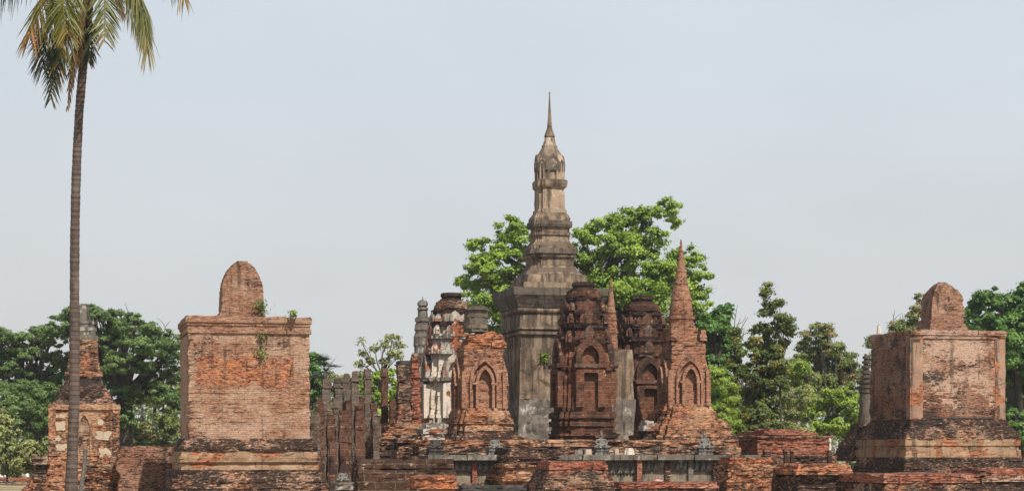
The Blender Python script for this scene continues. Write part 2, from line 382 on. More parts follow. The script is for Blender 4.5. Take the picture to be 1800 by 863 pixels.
def slab(parent, name, mat, x0, x1, z0, z1, y0, y1, face='front', jag=0.0, seed=0, label=None):
    """a box with ragged edges; y is the distance from the axis towards the face"""
    rnd = random.Random(seed); rot = Matrix.Rotation(ROT[face], 3, 'Z')
    out = []
    if jag < 0:                                        # an irregular flake
        cx, cz = (x0 + x1) / 2, (z0 + z1) / 2
        for i in range(13):
            a = 2 * math.pi * i / 13; ca, sa = math.cos(a), math.sin(a); f = 1 / max(abs(ca), abs(sa)) * rnd.uniform(.62, 1.05)
            out.append((cx + ca * f * (x1 - x0) / 2, cz + sa * f * (z1 - z0) / 2))
    elif jag:
        N = 14
        for i in range(N): out.append((x0 + (x1 - x0) * i / N, z0))
        for i in range(N): out.append((x1, z0 + (z1 - z0) * i / N))
        for i in range(N): out.append((x1 - (x1 - x0) * i / N, z1))
        for i in range(N): out.append((x0, z1 - (z1 - z0) * i / N))
        out = [(x + rnd.uniform(-jag, jag), z + rnd.uniform(-jag, jag)) for x, z in out]
    else: out = [(x0, z0), (x1, z0), (x1, z1), (x0, z1)]
    n = len(out); V = [rot @ Vector((x, -y1, z)) for x, z in out] + [rot @ Vector((x, -y0, z)) for x, z in out]
    Fc = [tuple(range(n)), tuple(range(2 * n - 1, n - 1, -1))] + [(i, n + i, n + (i + 1) % n, (i + 1) % n) for i in range(n)]
    return mk(name, V, Fc, mat, parent, label=label)
def leafstone(parent, name, mat, w, h, t, x, y, z, rz):
    """antefix: a small upright leaf-shaped stone"""
    o = [(-w, 0), (w, 0), (w * 1.05, h * .45), (w * .6, h * .8), (0, h), (-w * .6, h * .8), (-w * 1.05, h * .45)]
    n = len(o); rot = Matrix.Rotation(rz, 3, 'Z')
    V = [rot @ Vector((a, -t, b)) + Vector((x, y, z)) for a, b in o] + [rot @ Vector((a, t, b)) + Vector((x, y, z)) for a, b in o]
    Fc = [tuple(range(n)), tuple(range(2 * n - 1, n - 1, -1))] + [(i, n + i, n + (i + 1) % n, (i + 1) % n) for i in range(n)]
    return mk(name, V, Fc, mat, parent)
def tube(V, Fc, pts, rad, sides=7):
    b = len(V); n = len(pts)
    for i, (p, r) in enumerate(zip(pts, rad)):
        t = (Vector(pts[min(i + 1, n - 1)]) - Vector(pts[max(i - 1, 0)])).normalized()
        s = t.cross(Vector((.13, 1, .07))).normalized(); u = t.cross(s)
        for k in range(sides):
            a = 2 * math.pi * k / sides
            V.append(Vector(p) + s * (math.cos(a) * r) + u * (math.sin(a) * r))
    for i in range(n - 1):
        for k in range(sides):
            k2 = (k + 1) % sides
            Fc.append((b + i * sides + k, b + i * sides + k2, b + (i + 1) * sides + k2, b + (i + 1) * sides + k))
    Fc.append(tuple(b + (n - 1) * sides + k for k in range(sides)))
def skin_mesh(name, verts, edges, radii, root=0, sub=1):
    me = bpy.data.meshes.new("tmp"); me.from_pydata(verts, edges, []); ob = bpy.data.objects.new("tmp", me); COL.objects.link(ob)
    md = ob.modifiers.new("s", 'SKIN'); md.use_smooth_shade = True
    for i, r in enumerate(radii):
        sv = me.skin_vertices[0].data[i]; sv.radius = (r, r) if not isinstance(r, tuple) else r; sv.use_root = (i == root)
    ss = ob.modifiers.new("u", 'SUBSURF'); ss.levels = sub; ss.render_levels = sub
    dg = bpy.context.evaluated_depsgraph_get()
    m2 = bpy.data.meshes.new_from_object(ob.evaluated_get(dg)); m2.name = name
    bpy.data.objects.remove(ob); bpy.data.meshes.remove(me)
    return m2

# ------------------------------------------------------------------ foliage
def leaves(name, mat, blobs, n, size, parent, seed, flat=1.0, spread=.2, inner=.18, up=.55, origin=Vector((0, 0, 0)), slim=.55, dens=1.0):
    """blobs: (centre, rx, ry, rz) in world metres; leaf-sized faces gathered in clumps near each blob's shell"""
    g = np.random.default_rng(seed); P, T, Q = [], [], []
    area = np.array([(b[1] * b[3] + b[1] * b[2]) for b in blobs]); area = area / area.sum()
    for b, ar in zip(blobs, area):
        c = np.array(b[0]); rr = np.array(b[1:4]); nb = int(n * ar)
        if nb < 4: continue
        rm = rr.mean(); cr = max(.28, spread * rm); nc = max(5, int(dens * 7 * (rm / cr) ** 1.55 / 2.2))
        d = g.normal(size=(nc, 3)); d /= np.linalg.norm(d, axis=1)[:, None]
        rad = np.where(g.random(nc) < inner, g.uniform(.2, .7, nc), g.uniform(.72, 1.08, nc))
        cc = c + d * rr * rad[:, None]; tn = g.random(nc); wm = g.random(nc); cs = g.uniform(.55, 1.35, nc) * cr
        idx = g.integers(0, nc, nb)
        o = g.normal(size=(nb, 3)) * cs[idx][:, None] * .55; o[:, 2] *= .62 * flat
        P.append(cc[idx] + o); qq = o / (np.linalg.norm(o, axis=1)[:, None] + 1e-6) * .8 + d[idx] * .7; Q.append(qq); T.append(np.stack([np.clip(tn[idx] + g.normal(size=nb) * .12, 0, 1), wm[idx], np.zeros(nb), np.ones(nb)], 1))
    P = np.concatenate(P); T = np.concatenate(T); N = len(P)
    nrm = g.normal(size=(N, 3)) * .55 + np.concatenate(Q) * 1.0; nrm[:, 2] += up
    nrm /= np.linalg.norm(nrm, axis=1)[:, None]
    a = np.cross(nrm, g.normal(size=(N, 3))); a /= np.linalg.norm(a, axis=1)[:, None]; b2 = np.cross(nrm, a)
    s = size * g.uniform(.6, 1.3, N)[:, None]
    org = np.array(origin)
    V = np.stack([P - a * s * .5, P + b2 * s * slim * .5 + nrm * s * .08, P + a * s * .5, P - b2 * s * slim * .5 + nrm * s * .08], 1).reshape(-1, 3) - org
    me = bpy.data.meshes.new(name); me.vertices.add(N * 4); me.vertices.foreach_set("co", V.astype(np.float32).ravel())
    me.loops.add(N * 4); me.polygons.add(N)
    me.loops.foreach_set("vertex_index", np.arange(N * 4, dtype=np.int32))
    me.polygons.foreach_set("loop_start", np.arange(0, N * 4, 4, dtype=np.int32))
    at_ = me.color_attributes.new("tint", 'FLOAT_COLOR', 'POINT'); at_.data.foreach_set("color", np.repeat(T, 4, 0).astype(np.float32).ravel())
    me.materials.append(mat); me.update(); me.validate()
    o = bpy.data.objects.new(name, me); COL.objects.link(o)
    if parent is not None: o.parent = parent
    return o

def pblobs(D, rows, depth=1.0, seed=0):
    rnd = random.Random(seed); k = D / F; out = []
    for r in rows:
        px, py, rx = r[:3]; ry = r[3] if len(r) > 3 else rx
        dd = rnd.uniform(-1, 1) * rx * k * depth
        out.append((at(px, D, py) + Vector((0, dd, 0)), rx * k, max(rx, ry) * k, ry * k))
    return out
def limb(V, Fc, p0, p1, r0, r1, rnd, sag=.12, n=5, sides=6):
    L = (p1 - p0).length; pts, rad = [], []
    off = Vector((rnd.uniform(-1, 1), rnd.uniform(-1, 1), rnd.uniform(-.3, 1))) * L * sag
    for i in range(n + 1):
        t = i / n
        pts.append(p0.lerp(p1, t) + off * math.sin(math.pi * t) + Vector((rnd.uniform(-1, 1), rnd.uniform(-1, 1), 0)) * L * .015)
        rad.append(r0 + (r1 - r0) * t)
    tube(V, Fc, pts, rad, sides); return pts
def tree(name, label, cat, D, bpx, rows, n, size, mat, tr, fork, group=None, seed=1, bark=None, limbs=10, depth=.9, twigs=0, lean=0.0, **kw):
    rnd = random.Random(seed); root = thing(name, at(bpx, D), label, cat, group, 0)
    bl = pblobs(D, rows, depth, seed); org = at(bpx, D); V, Fc = [], []
    fp = Vector((lean, 0, zz(fork, D)))
    tube(V, Fc, [Vector((0, 0, -.3)), Vector((0, 0, .4)), fp * .5 + Vector((rnd.uniform(-.2, .2), 0, 0)), fp], [tr * 1.6, tr * 1.1, tr, tr * .85], 9)
    order = sorted(range(len(bl)), key=lambda i: -bl[i][1])[:limbs]
    for i in order:
        c = bl[i][0] - org
        pts = limb(V, Fc, fp + Vector((0, 0, -rnd.uniform(0, .1) * fp.z)), c, tr * .6, tr * .14, rnd)
        for _ in range(4):
            q = c + Vector((rnd.uniform(-1, 1) * bl[i][1], rnd.uniform(-1, 1) * bl[i][2], rnd.uniform(-.5, 1) * bl[i][3])) * .85
            limb(V, Fc, pts[rnd.choice((2, 3, 4))], q, tr * .2, tr * .05, rnd, n=4, sides=5)
    mk("trunk", V, Fc, bark or BARK, root, True)
    leaves("crown", mat, bl, n, size, root, seed, origin=org, **kw)
    return root
def bare_twigs(name, label, D, bpx, bpy_, tips, seed, mat=None, group=None):
    rnd = random.Random(seed); root = thing(name, at(bpx, D), label, "bare tree", group, 0); V, Fc = [], []
    p0 = Vector((0, 0, -.2)); p1 = Vector((0, 0, zz(bpy_, D))); limb(V, Fc, p0, p1, .16, .09, rnd, .02)
    for (px, py) in tips:
        q = at(px, D, py) - at(bpx, D) + Vector((0, rnd.uniform(-.8, .8), 0))
        pts = limb(V, Fc, p1 + Vector((0, 0, -rnd.uniform(0, .6))), q, .07, .02, rnd, .15, 6, 5)
        for _ in range(4):
            s = rnd.choice(pts[2:-1]); limb(V, Fc, s, s + Vector((rnd.uniform(-1, 1), rnd.uniform(-1, 1), rnd.uniform(.1, 1.0))) * .9, .03, .012, rnd, .15, 3, 4)
    mk("trunk", V, Fc, mat or GBARK, root, True)
    return root

#SECTIONS
# ------------------------------------------------------------------ foliage materials
LEAF = {}
LEAF['bright'] = leaf_mat("bright_green_leaves", (0.112, 0.182, 0.022), (0.310, 0.425, 0.055), trans=.27)
LEAF['lime'] = leaf_mat("lime_bamboo_leaves", (0.138, 0.210, 0.023), (0.324, 0.423, 0.065), trans=.27)
LEAF['rain'] = leaf_mat("rain_tree_leaves", (0.060, 0.112, 0.030), (0.165, 0.235, 0.060), trans=.27)
LEAF['deep'] = leaf_mat("deep_green_leaves", (0.043, 0.109, 0.022), (0.150, 0.264, 0.046), trans=.27)
LEAF['olive'] = leaf_mat("olive_green_leaves", (0.090, 0.128, 0.028), (0.226, 0.271, 0.065), (0.274, 0.210, 0.092), trans=.27)
LEAF['column'] = leaf_mat("column_tree_leaves", (0.046, 0.074, 0.018), (0.161, 0.197, 0.039), (0.259, 0.225, 0.046), trans=.27)
LEAF['pale'] = leaf_mat("pale_bush_leaves", (0.146, 0.167, 0.058), (0.324, 0.332, 0.117), trans=.27)
# ================================================================== the setting
def ground_mat():
    M = NT("dry_ground"); o = M.obj()
    a = M.noise(o, .12, 8, .6); b = M.noise(o, 2.0, 8, .7)
    col = M.mix(M.ramp(a, .4, .6), (.34, .25, .16), (.14, .135, .055)); col = M.mix(M.ramp(b, .45, .7), col, (.20, .15, .095))
    M.color(col); M.bump(b, .04); return M.m
gv = [(-1500, -60, 0), (1500, -60, 0), (1500, 3000, 0), (-1500, 3000, 0)]
tag(mk("ground", gv, [(0, 1, 2, 3)], ground_mat()), kind="structure")

def simple(name, px, D, label, cat, group=None, th=THETA): return thing(name, at(px, D), label, cat, group, th)

# ------------------------------------------------------------------ left shrine tower
def left_shrine():
    px, D = 428, 100; k = D / F
    r = simple("brick_shrine", px, D, "tall square pinkish brick shrine behind the palm, topped by a round-headed upright slab", "shrine")
    P = lambda rows: pprof(px, D, rows)
    stack(r, "base", BR['base'], P([(863, 146), (838, 144), (836, 137), (824, 132)]) , jit=.03, ero=.10, brk=.03, seed=2)
    stack(r, "base_moulding", ST['tan'], P([(824, 129), (812, 127), (811, 132), (802, 132), (801, 128), (793, 127)]), jit=.01, ero=.05, seed=3)
    stack(r, "ledge", BR['base'], P([(793, 129), (786, 127), (778, 122), (771, 118)]), jit=.03, ero=.07, brk=.035, seed=4)
    stack(r, "body", BR['pink'], P([(771, 113.5), (592, 113)]), jit=.012, ero=.03, brk=.018, seed=5)
    stack(r, "cornice", BR['vault'], P([(592, 115.5), (584, 115.5), (583.9, 113.5), (579, 114), (578.9, 115.5), (574, 116), (573.9, 117.5), (564, 118), (563.9, 116), (562, 115.5)]), rag=.10, jit=.008, ero=.04, seed=6)
    h = 113 * k / sil('sq', phi(px))
    slab(r, "exposed_brick_patch", BR['orange'], -2.55, 2.05, zz(681, D), zz(634, D), h - .1, h + .016, 'front', .13, 3, "rough orange bare brick band")
    lum = stack(r, "arched_slab", BR['vault'], [(zz(y, D), hw * k) for y, hw in ((562, 40), (552, 40), (551.9, 37.5), (535, 37), (515, 36.5), (500, 34.5), (488, 30.5), (478, 25.5), (470, 19), (465, 13), (461.5, 6))],
                fy=.8, course=.08, jit=.006, ero=.02, brk=.010, off=(-.12, 0), seed=7)
    return r
left_shrine()

# ------------------------------------------------------------------ right shrine tower
def right_shrine():
    px, D = 1646, 117; k = D / F
    r = simple("brick_shrine", px, D, "square brick shrine with corbelled vault top near the right edge, in front of dark trees", "shrine")
    P = lambda rows: pprof(px, D, rows)
    stack(r, "base", BR['base'], P([(880, 158), (838, 156), (836, 150), (822, 148), (803, 146)]), jit=.04, ero=.10, brk=.04, seed=12)
    stack(r, "base_moulding", ST['tan'], P([(803, 144), (790, 143), (789.9, 140), (783, 141), (782.9, 143), (772, 142)]), jit=.01, ero=.05, seed=13)
    stack(r, "ledge", BR['base'], P([(772, 144), (765, 142), (755, 133), (744, 124), (738, 121)]), jit=.035, ero=.08, brk=.035, seed=14)
    stack(r, "body", BR['redworn'], P([(738, 119), (612, 115)]), jit=.014, ero=.05, brk=.02, seed=15)  # red-brown brick, its colour also darkened to deepen the shade on the left face
    h0, h1 = [q[1] for q in P([(738, 119), (612, 115)])]
    slab(r, "front_facing", BR['pink2'], -h1 + .5, h1 - .4, zz(738, D), zz(603, D), h1 - .2, h1 + .055, 'front', .02, 8)  # paler brick skin keeps the sunlit front brighter than the darkened body
    for (x0, x1) in ((-h1 - .01, -h1 + .66), (h1 - .62, h1 + .01)):
        slab(r, "corner_pilaster", ST['pinkrender'], x0, x1, zz(738, D), zz(600, D), h1 - .2, h1 + .09, 'front', .03, int(x1 * 10))
    slab(r, "corner_pilaster", ST['pinkrender'], h1 - .5, h1 + .06, zz(738, D), zz(600, D), h1 - .2, h1 + .12, 'left', .03, 5)
    slab(r, "groove_shade_strip", DSTONE, -h1 + 1.1, h1 - .75, zz(737.5, D), zz(734.5, D), h1 - .1, h1 + .15, 'front')  # raised black strip painted in for the groove's shade
    slab(r, "socket_shade_slab", DSTONE, -h1 + .05, -h1 + .48, zz(607, D), zz(601.5, D), h1 - .1, h1 + .10, 'front')  # black slab standing in for the shade inside a socket
    stack(r, "cornice", BR['pink2'], P([(612, 115), (600, 115.5), (599.9, 117.5), (594, 118), (593.9, 120), (587, 120.5), (586.9, 118), (585, 117)]), rag=.10, jit=.01, ero=.06, brk=.02, seed=16)
    ox = .36
    stack(r, "vault_plinth", BR['vault'], pprof(px, D, [(585, 47), (576, 46), (575.9, 44), (563, 43)], 'sq', THETA, .8), asp=.8, off=(ox, 0), jit=.02, ero=.05, brk=.02, seed=17)
    stack(r, "vault", BR['vault'], pprof(px, D, [(563, 40), (545, 39.5), (532, 38), (521, 34.5), (512, 28.5), (505, 21.5), (500, 14), (496, 7)], 'sq', THETA, .8), asp=.8, off=(ox, 0), course=.08, jit=.01, ero=.03, brk=.012, seed=18)
    slab(r, "vent_shade_slab", DSTONE, .36, .47, zz(530, D), zz(523, D), .5, .80, 'front')  # no opening here, a black slab imitates the vent's dark inside
    return r
right_shrine()

# ------------------------------------------------------------------ central lotus-bud tower
def tower():
    px, D = 966, 114; k = D / F; ph = phi(px)
    r = simple("lotus_bud_tower", px, D, "tallest tower, grey rendered with stepped tiers and a lotus-bud finial spire", "tower")
    P = lambda rows, kind='sq': pprof(px, D, rows, kind)
    stack(r, "foundation", ST['rough'], P([(870, 92), (703, 89)]), course=None, ero=.12, brk=.02, seg=.25, seed=21)
    stack(r, "base_block", ST['towerbase'], P([(702.9, 87), (640, 86.5), (615, 86)]), course=None, ero=.05, brk=.008, seed=22)
    stack(r, "pedestal", ST['tower'], P([(615, 83), (600, 83), (594, 84), (592, 88.5), (588, 89), (586, 86), (583, 90.5), (580, 90), (579.5, 86), (556, 86), (554, 90), (551, 91.5), (548, 90), (546, 87.5)]),
          course=None, ero=.02, brk=.006, seed=23)
    stack(r, "pedestal_cornice", ST['crust'], P([(546, 90), (540, 93), (532, 98), (527, 101), (525, 102.5), (513, 103), (512, 102)]), course=None, ero=.04, brk=.01, seed=24)
    stack(r, "stepped_plinth", ST['tower'], P([(512, 76), (501, 75), (500.9, 66), (487, 64), (486, 60)]), course=None, ero=.03, brk=.008, seed=25)
    stack(r, "lower_tier", ST['tower'], P([(486, 58), (482, 55), (474, 47), (470, 45.5), (469, 43), (460, 43), (457, 44), (455, 46.5), (450, 47)], 'red3'), 'red3', course=None, seg=.4, ero=.05, brk=.012, seed=26)
    stack(r, "lower_lip", ST['crust'], P([(450, 48), (449, 49.5), (440, 49)], 'red3'), 'red3', course=None, seg=.4, ero=.07, brk=.015, seed=126)
    stack(r, "lower_shoulder", ST['tower'], P([(440, 46), (436, 46), (433, 42), (427, 37), (424, 36)], 'red3'), 'red3', course=None, seg=.4, ero=.05, brk=.012, seed=127)
    stack(r, "upper_tier", ST['tower'], P([(424, 35), (417, 35), (416, 37.5), (411, 38), (410, 35.5), (404, 35.5), (402, 38)], 'red3'), 'red3', course=None, seg=.4, ero=.05, brk=.012, seed=27)
    stack(r, "upper_lip", ST['crust'], P([(402, 39.5), (398, 41), (391, 40.5)], 'red3'), 'red3', course=None, seg=.4, ero=.06, brk=.015, seed=128)
    stack(r, "upper_shoulder", ST['tower'], P([(391, 37.5), (386, 37.5), (381, 34.5), (376, 31)], 'red3'), 'red3', course=None, seg=.4, ero=.05, brk=.012, seed=129)
    stack(r, "shaft", ST['bud'], P([(376, 30.5), (370.5, 30.5), (370, 27.5), (334, 26.8), (333, 29), (331, 30)], 'red1'), 'red1', course=None, seg=.5, ero=.02, brk=.006, seed=28)
    stack(r, "shaft_collar", ST['tower'], P([(331, 30.5), (326, 32), (320, 32), (318, 29)], 'red1'), 'red1', course=None, seg=.5, ero=.03, brk=.008, seed=29)
    stack(r, "bud_throat", ST['bud'], P([(318, 26), (300, 25.5), (290, 24.5)], 'red1'), 'red1', course=None, seg=.5, ero=.02, brk=.006, seed=30)
    stack(r, "lotus_bud", ST['bud'], P([(303, 22), (296, 25.5), (289, 26.3), (281, 25.2), (274, 22.3), (265, 16.5), (259, 13.2), (258.5, 14), (257, 14), (256.5, 12.5), (248, 10), (241, 8.3)], 'circ'), 'circ', course=None, ero=.03, brk=.0, seed=31, smooth=True)
    rings = []
    for i in range(5):
        y = 241 - i * 3.4; rr = 9.6 - i * 1.15
        rings += [(y, rr), (y - 2.1, rr - .2), (y - 2.2, rr - 1.2), (y - 3.3, rr - 1.3)]
    stack(r, "ringed_neck", ST['tower'], P(rings, 'circ'), 'circ', course=None, ero=0, brk=0, seed=32)
    stack(r, "spire", ST['tower'], P([(224, 4.4), (205, 3.1), (190, 2.0), (166, .95), (165.5, 1.6), (163, 1.5), (162, .6)], 'circ'), 'circ', course=None, ero=0, brk=0, seed=33, smooth=True)
    kk = k; hb = 25.5 * k / sil('red1', ph)
    for f in ('front', 'left', 'right', 'back'):
        n = arch_frame(r, "bud_niche", ST['bud'], .20, .35, .72, .13, .32, .10, f, hb * .98, zz(318, D), y_in=.5)
        slab(n, "niche_back", ST['rough'], -.22, .22, zz(318, D), zz(318, D) + .7, hb * .8, hb * 1.003, f)
        pts = (("bud_gable", .40, .95),)
        for nm, ww, hh in pts:
            rot = {'front': 0, 'left': -math.pi / 2, 'right': math.pi / 2, 'back': math.pi}[f]
            c = Matrix.Rotation(rot, 3, 'Z') @ Vector((0, -hb * 1.0, zz(302, D)))
            leafstone(r, nm, ST['crust'], ww, hh, .10, c.x, c.y, c.z, rot)
    for i in range(4):
        a = math.pi / 4 + i * math.pi / 2; rr = hb * 1.0
        leafstone(r, "corner_leaf", ST['crust'], .28, .66, .13, math.cos(a) * rr, math.sin(a) * rr, zz(303, D), a + math.pi / 2)
    g = leaves("clinging_weed", None or LEAF['bright'], [(Vector((-.9, -87 * k / sil('sq', ph) - .05, zz(634, D))), .16, .14, .28)], 160, .16, r, 77)
    return r

# ------------------------------------------------------------------ dark prang towers
def prang(px, dy, D, label, s=1.0, mats=None, seed=40, white=False):
    th = THETA
    r = simple("prang_tower", px, D, label, "tower", "squat laterite towers round the central tower")
    bm, tm, pm = (mats or (LA['prang2'], LA['prang'], LA['prang2']))[:3]
    cm = mats[3] if mats else LA['prang']
    Y = lambda y: 795 - (795 - (y + dy)) * 1.0
    def P(rows, kind='red'): return pprof(px, D, [(Y(y), hw * s) for y, hw in rows], kind)
    kw = dict(seg=.3, course=.22, jit=.03, ero=.09, brk=.045)
    stack(r, "lower_base", tm, P([(815, 66), (790, 64), (771, 62), (769, 58), (766, 66), (762, 64)]), 'red', seed=seed, **kw)
    stack(r, "base", tm, P([(762, 60), (750, 57), (749, 61), (742, 61), (741, 57), (736, 59), (735, 62), (726, 61), (724, 56), (716, 50)]), 'red', seed=seed + 1, **kw)
    bk = 'red1' if white else 'red'
    stack(r, "body", bm, P([(716, 53), (710, 50), (654, 48.5), (652, 53), (646, 53), (644, 47), (612, 45.5), (604, 45)], bk), bk, seed=seed + 2, seg=.28, course=.26, jit=.015, ero=.06, brk=.03)
    stack(r, "lower_tier", tm, P([(597, 43), (577, 39.5)]), 'red', seed=seed + 3, **kw)
    for i, (y0, h0, y1, h1) in enumerate(((605, 50, 596, 53), (578, 44, 569, 47), (556, 40, 547, 42.5), (531.5, 34, 524.5, 36.5))):
        stack(r, "tier_cornice", LA['crust'] if (i > 1 or not white) else tm, P([(y0, h0), ((y0 + y1) / 2, h1), (y1, h1 - 1)]), 'red', seed=seed + 20 + i, seg=.3, course=.12, jit=.035, ero=.11, brk=.05, rag=.08)
    stack(r, "middle_tier", tm, P([(569, 37), (556, 35)]), 'red', seed=seed + 4, **kw)
    stack(r, "upper_tier", cm, P([(547, 33), (531, 31)]), 'red1', seed=seed + 5, **kw)
    stack(r, "crown_dome", cm, P([(524.5, 32), (518, 30.5), (513, 27), (510.5, 23)], 'circ'), 'circ', seed=seed + 9, course=.12, jit=.02, ero=.06, brk=.03)
    stack(r, "crown_ring", LA['crust'], P([(511, 20.5), (507.5, 21.5), (506.5, 18.5), (503.5, 18.5), (502.5, 21), (498, 20), (496.5, 17)], 'circ'), 'circ', seed=seed + 6, course=.1, jit=.02, ero=.05, brk=.03)
    k = D / F * s; sq = sil('red', phi(px))
    hb = 48 * k / sq
    for f in ('front', 'left', 'right'):
        z0 = zz(Y(716), D)
        n = arch_frame(r, "porch", bm, .38, 1.75, 1.78, .42, .28, .34, f, hb, z0, y_in=.3, pointed=0)
        if f != 'right':
            slab(n, "blind_door", pm, -.36, .36, z0, z0 + 1.75, hb - .1, hb + .03, f)
        slab(n, "lintel", ST['slab'] if white else LA['red'], -.92, .92, z0 + 2.05, z0 + 2.25, hb - .1, hb + .42, f, .015, seed)
        arch_frame(r, "pediment", tm, .45, .35, .95, .34, .42, .26, f, hb - .02, z0 + 2.25, y_in=.3)
        arch_frame(n, "inner_jamb", pm if white else LA['red'], .30, 1.6, 1.72, .12, .06, .12, f, hb, z0, y_in=.2, pointed=0)
    for (y, hw, m, hh) in ((604, 48, 3, .62), (570, 42, 3, .5), (548, 38, 2, .42)):
        h = hw * k / sq
        for fi, f in enumerate(('front', 'left', 'right', 'back')):
            rz = ROT[f]
            for j in range(-m, m + 1):
                if abs(j) == 2 and m == 3: continue
                yy = h if abs(j) < 2 else h * .86
                c = Matrix.Rotation(rz, 3, 'Z') @ Vector((j / m * h * .86, -yy + .03, zz(Y(y), D)))
                leafstone(r, "antefix", tm if (j + fi) % 3 else (ST['tier'] if white else LA['red']), .17 if j else .30, hh * (1 if j else 1.45), .09, c.x, c.y, c.z, rz)
    return r

# ------------------------------------------------------------------ niche stupas
def niche_set(r, mat, h, z0, w, ht, face, gable=True, back=None, dx=0.0):
    n = arch_frame(r, "niche", mat, w, ht * .62, ht, .14, .20, .36, face, h, z0, dx, pointed=1.0)
    arch_frame(n, "outer_arch", mat, w + .26, ht * .70, ht + .40, .16, .30, .20, face, h, z0, dx, pointed=1.0)
    for sgn in (-1, 1):
        slab(n, "capital", mat, dx + sgn * (w + .12) - .16, dx + sgn * (w + .12) + .16, z0 + ht * .60, z0 + ht * .60 + .12, h - .05, h + .37, face)
        slab(n, "pilaster", mat, dx + sgn * (w + .72) - .11, dx + sgn * (w + .72) + .11, z0, z0 + ht * .95, h - .05, h + .12, face)
    if back is not None: slab(n, "niche_back", back, dx - w - .02, dx + w + .02, z0, z0 + ht * .97, h - .06, h + .015, face)

def right_stupa():
    px, D = 1201, 106; k = D / F; ph = phi(px)
    r = simple("brick_stupa", px, D, "tall pointed brick stupa with arched niche, right of the dark towers", "stupa", "brick stupas with arched niches")
    P = lambda rows, kind='sq': pprof(px, D, rows, kind)
    stack(r, "base", BR['rubble'], P([(800, 100), (786, 99), (785, 92), (777, 92), (776, 97), (765, 97), (764, 88), (748, 84), (747, 79), (741, 77), (740, 74.5), (738, 74.5), (737, 66)], 'red'), 'red', jit=.03, ero=.08, brk=.03, seed=61)
    stack(r, "stepped_foot", BR['rubble'], P([(737, 66), (726, 61), (715, 52), (711, 47)], 'red'), 'red', jit=.04, ero=.08, brk=.03, seed=62)
    stack(r, "body", BR['spire'], P([(711, 43.5), (620, 40), (608, 39)]), jit=.012, ero=.03, brk=.015, seed=63)
    stack(r, "cornice", BR['spire'], P([(608, 40), (604.5, 41.5), (604, 39), (600, 38.5)]), rag=.10, jit=.02, ero=.06, brk=.03, seed=64)
    stack(r, "upper_block", BR['spire'], P([(600, 31), (577, 30)], 'red1'), 'red1', jit=.015, ero=.04, brk=.015, seed=65, off=(-.1, 0))
    for sx, sy in ((1, -1), (1, 1), (-1, 1), (-1, -1)):
        h = 34 * k / sil('sq', ph)
        stack(r, "corner_turret", BR['spire'], [(zz(600, D), .23), (zz(588, D), .21), (zz(581, D), .16)], off=(sx * h, sy * h), ero=.03, brk=.02, jit=.02, seed=66 + sx + 2 * sy)
    stack(r, "drum", BR['spire'], P([(577, 25), (573, 25), (572, 22.5), (562, 22), (561, 24.5), (557, 24.5), (556, 21.5)], 'oct'), 'oct', jit=.01, ero=.02, brk=.01, seed=70, off=(-.12, 0))
    rows = [(556, 21), (545, 20.6)]
    cone = [(545, 20.2), (528, 18), (513, 15), (500, 12.6), (488, 10.3), (478, 8.6)]
    for (y0, a), (y1, b) in zip(cone, cone[1:]):
        rows += [(y0, a + .9), (y0 - 3, a + .8), (y0 - 3.1, a - .4), (y1, b - .2)]
    rows += [(478, 9.6), (474, 9.4), (473.5, 7.6), (463, 6.2), (462.5, 6.9), (460, 6.5), (459.5, 5), (440, 3.3), (432, 2.2), (424, 1.5), (421, 1.0)]
    stack(r, "spire", BR['spire'], P(rows, 'circ'), 'circ', course=.085, jit=.012, ero=.015, brk=.008, seed=71, off=(-.12, 0))
    h = 43 * k / sil('sq', ph) - .06
    niche_set(r, BR['spire'], h, zz(713, D), .34, 1.95, 'front', back=BR['spire'])
    niche_set(r, BR['spire'], h, zz(713, D), .27, 1.92, 'left', back=BR['dark'])  # dark back brick adds painted shade to the left niche
    niche_set(r, BR['spire'], h, zz(713, D), .27, 1.92, 'right')
    return r
right_stupa()

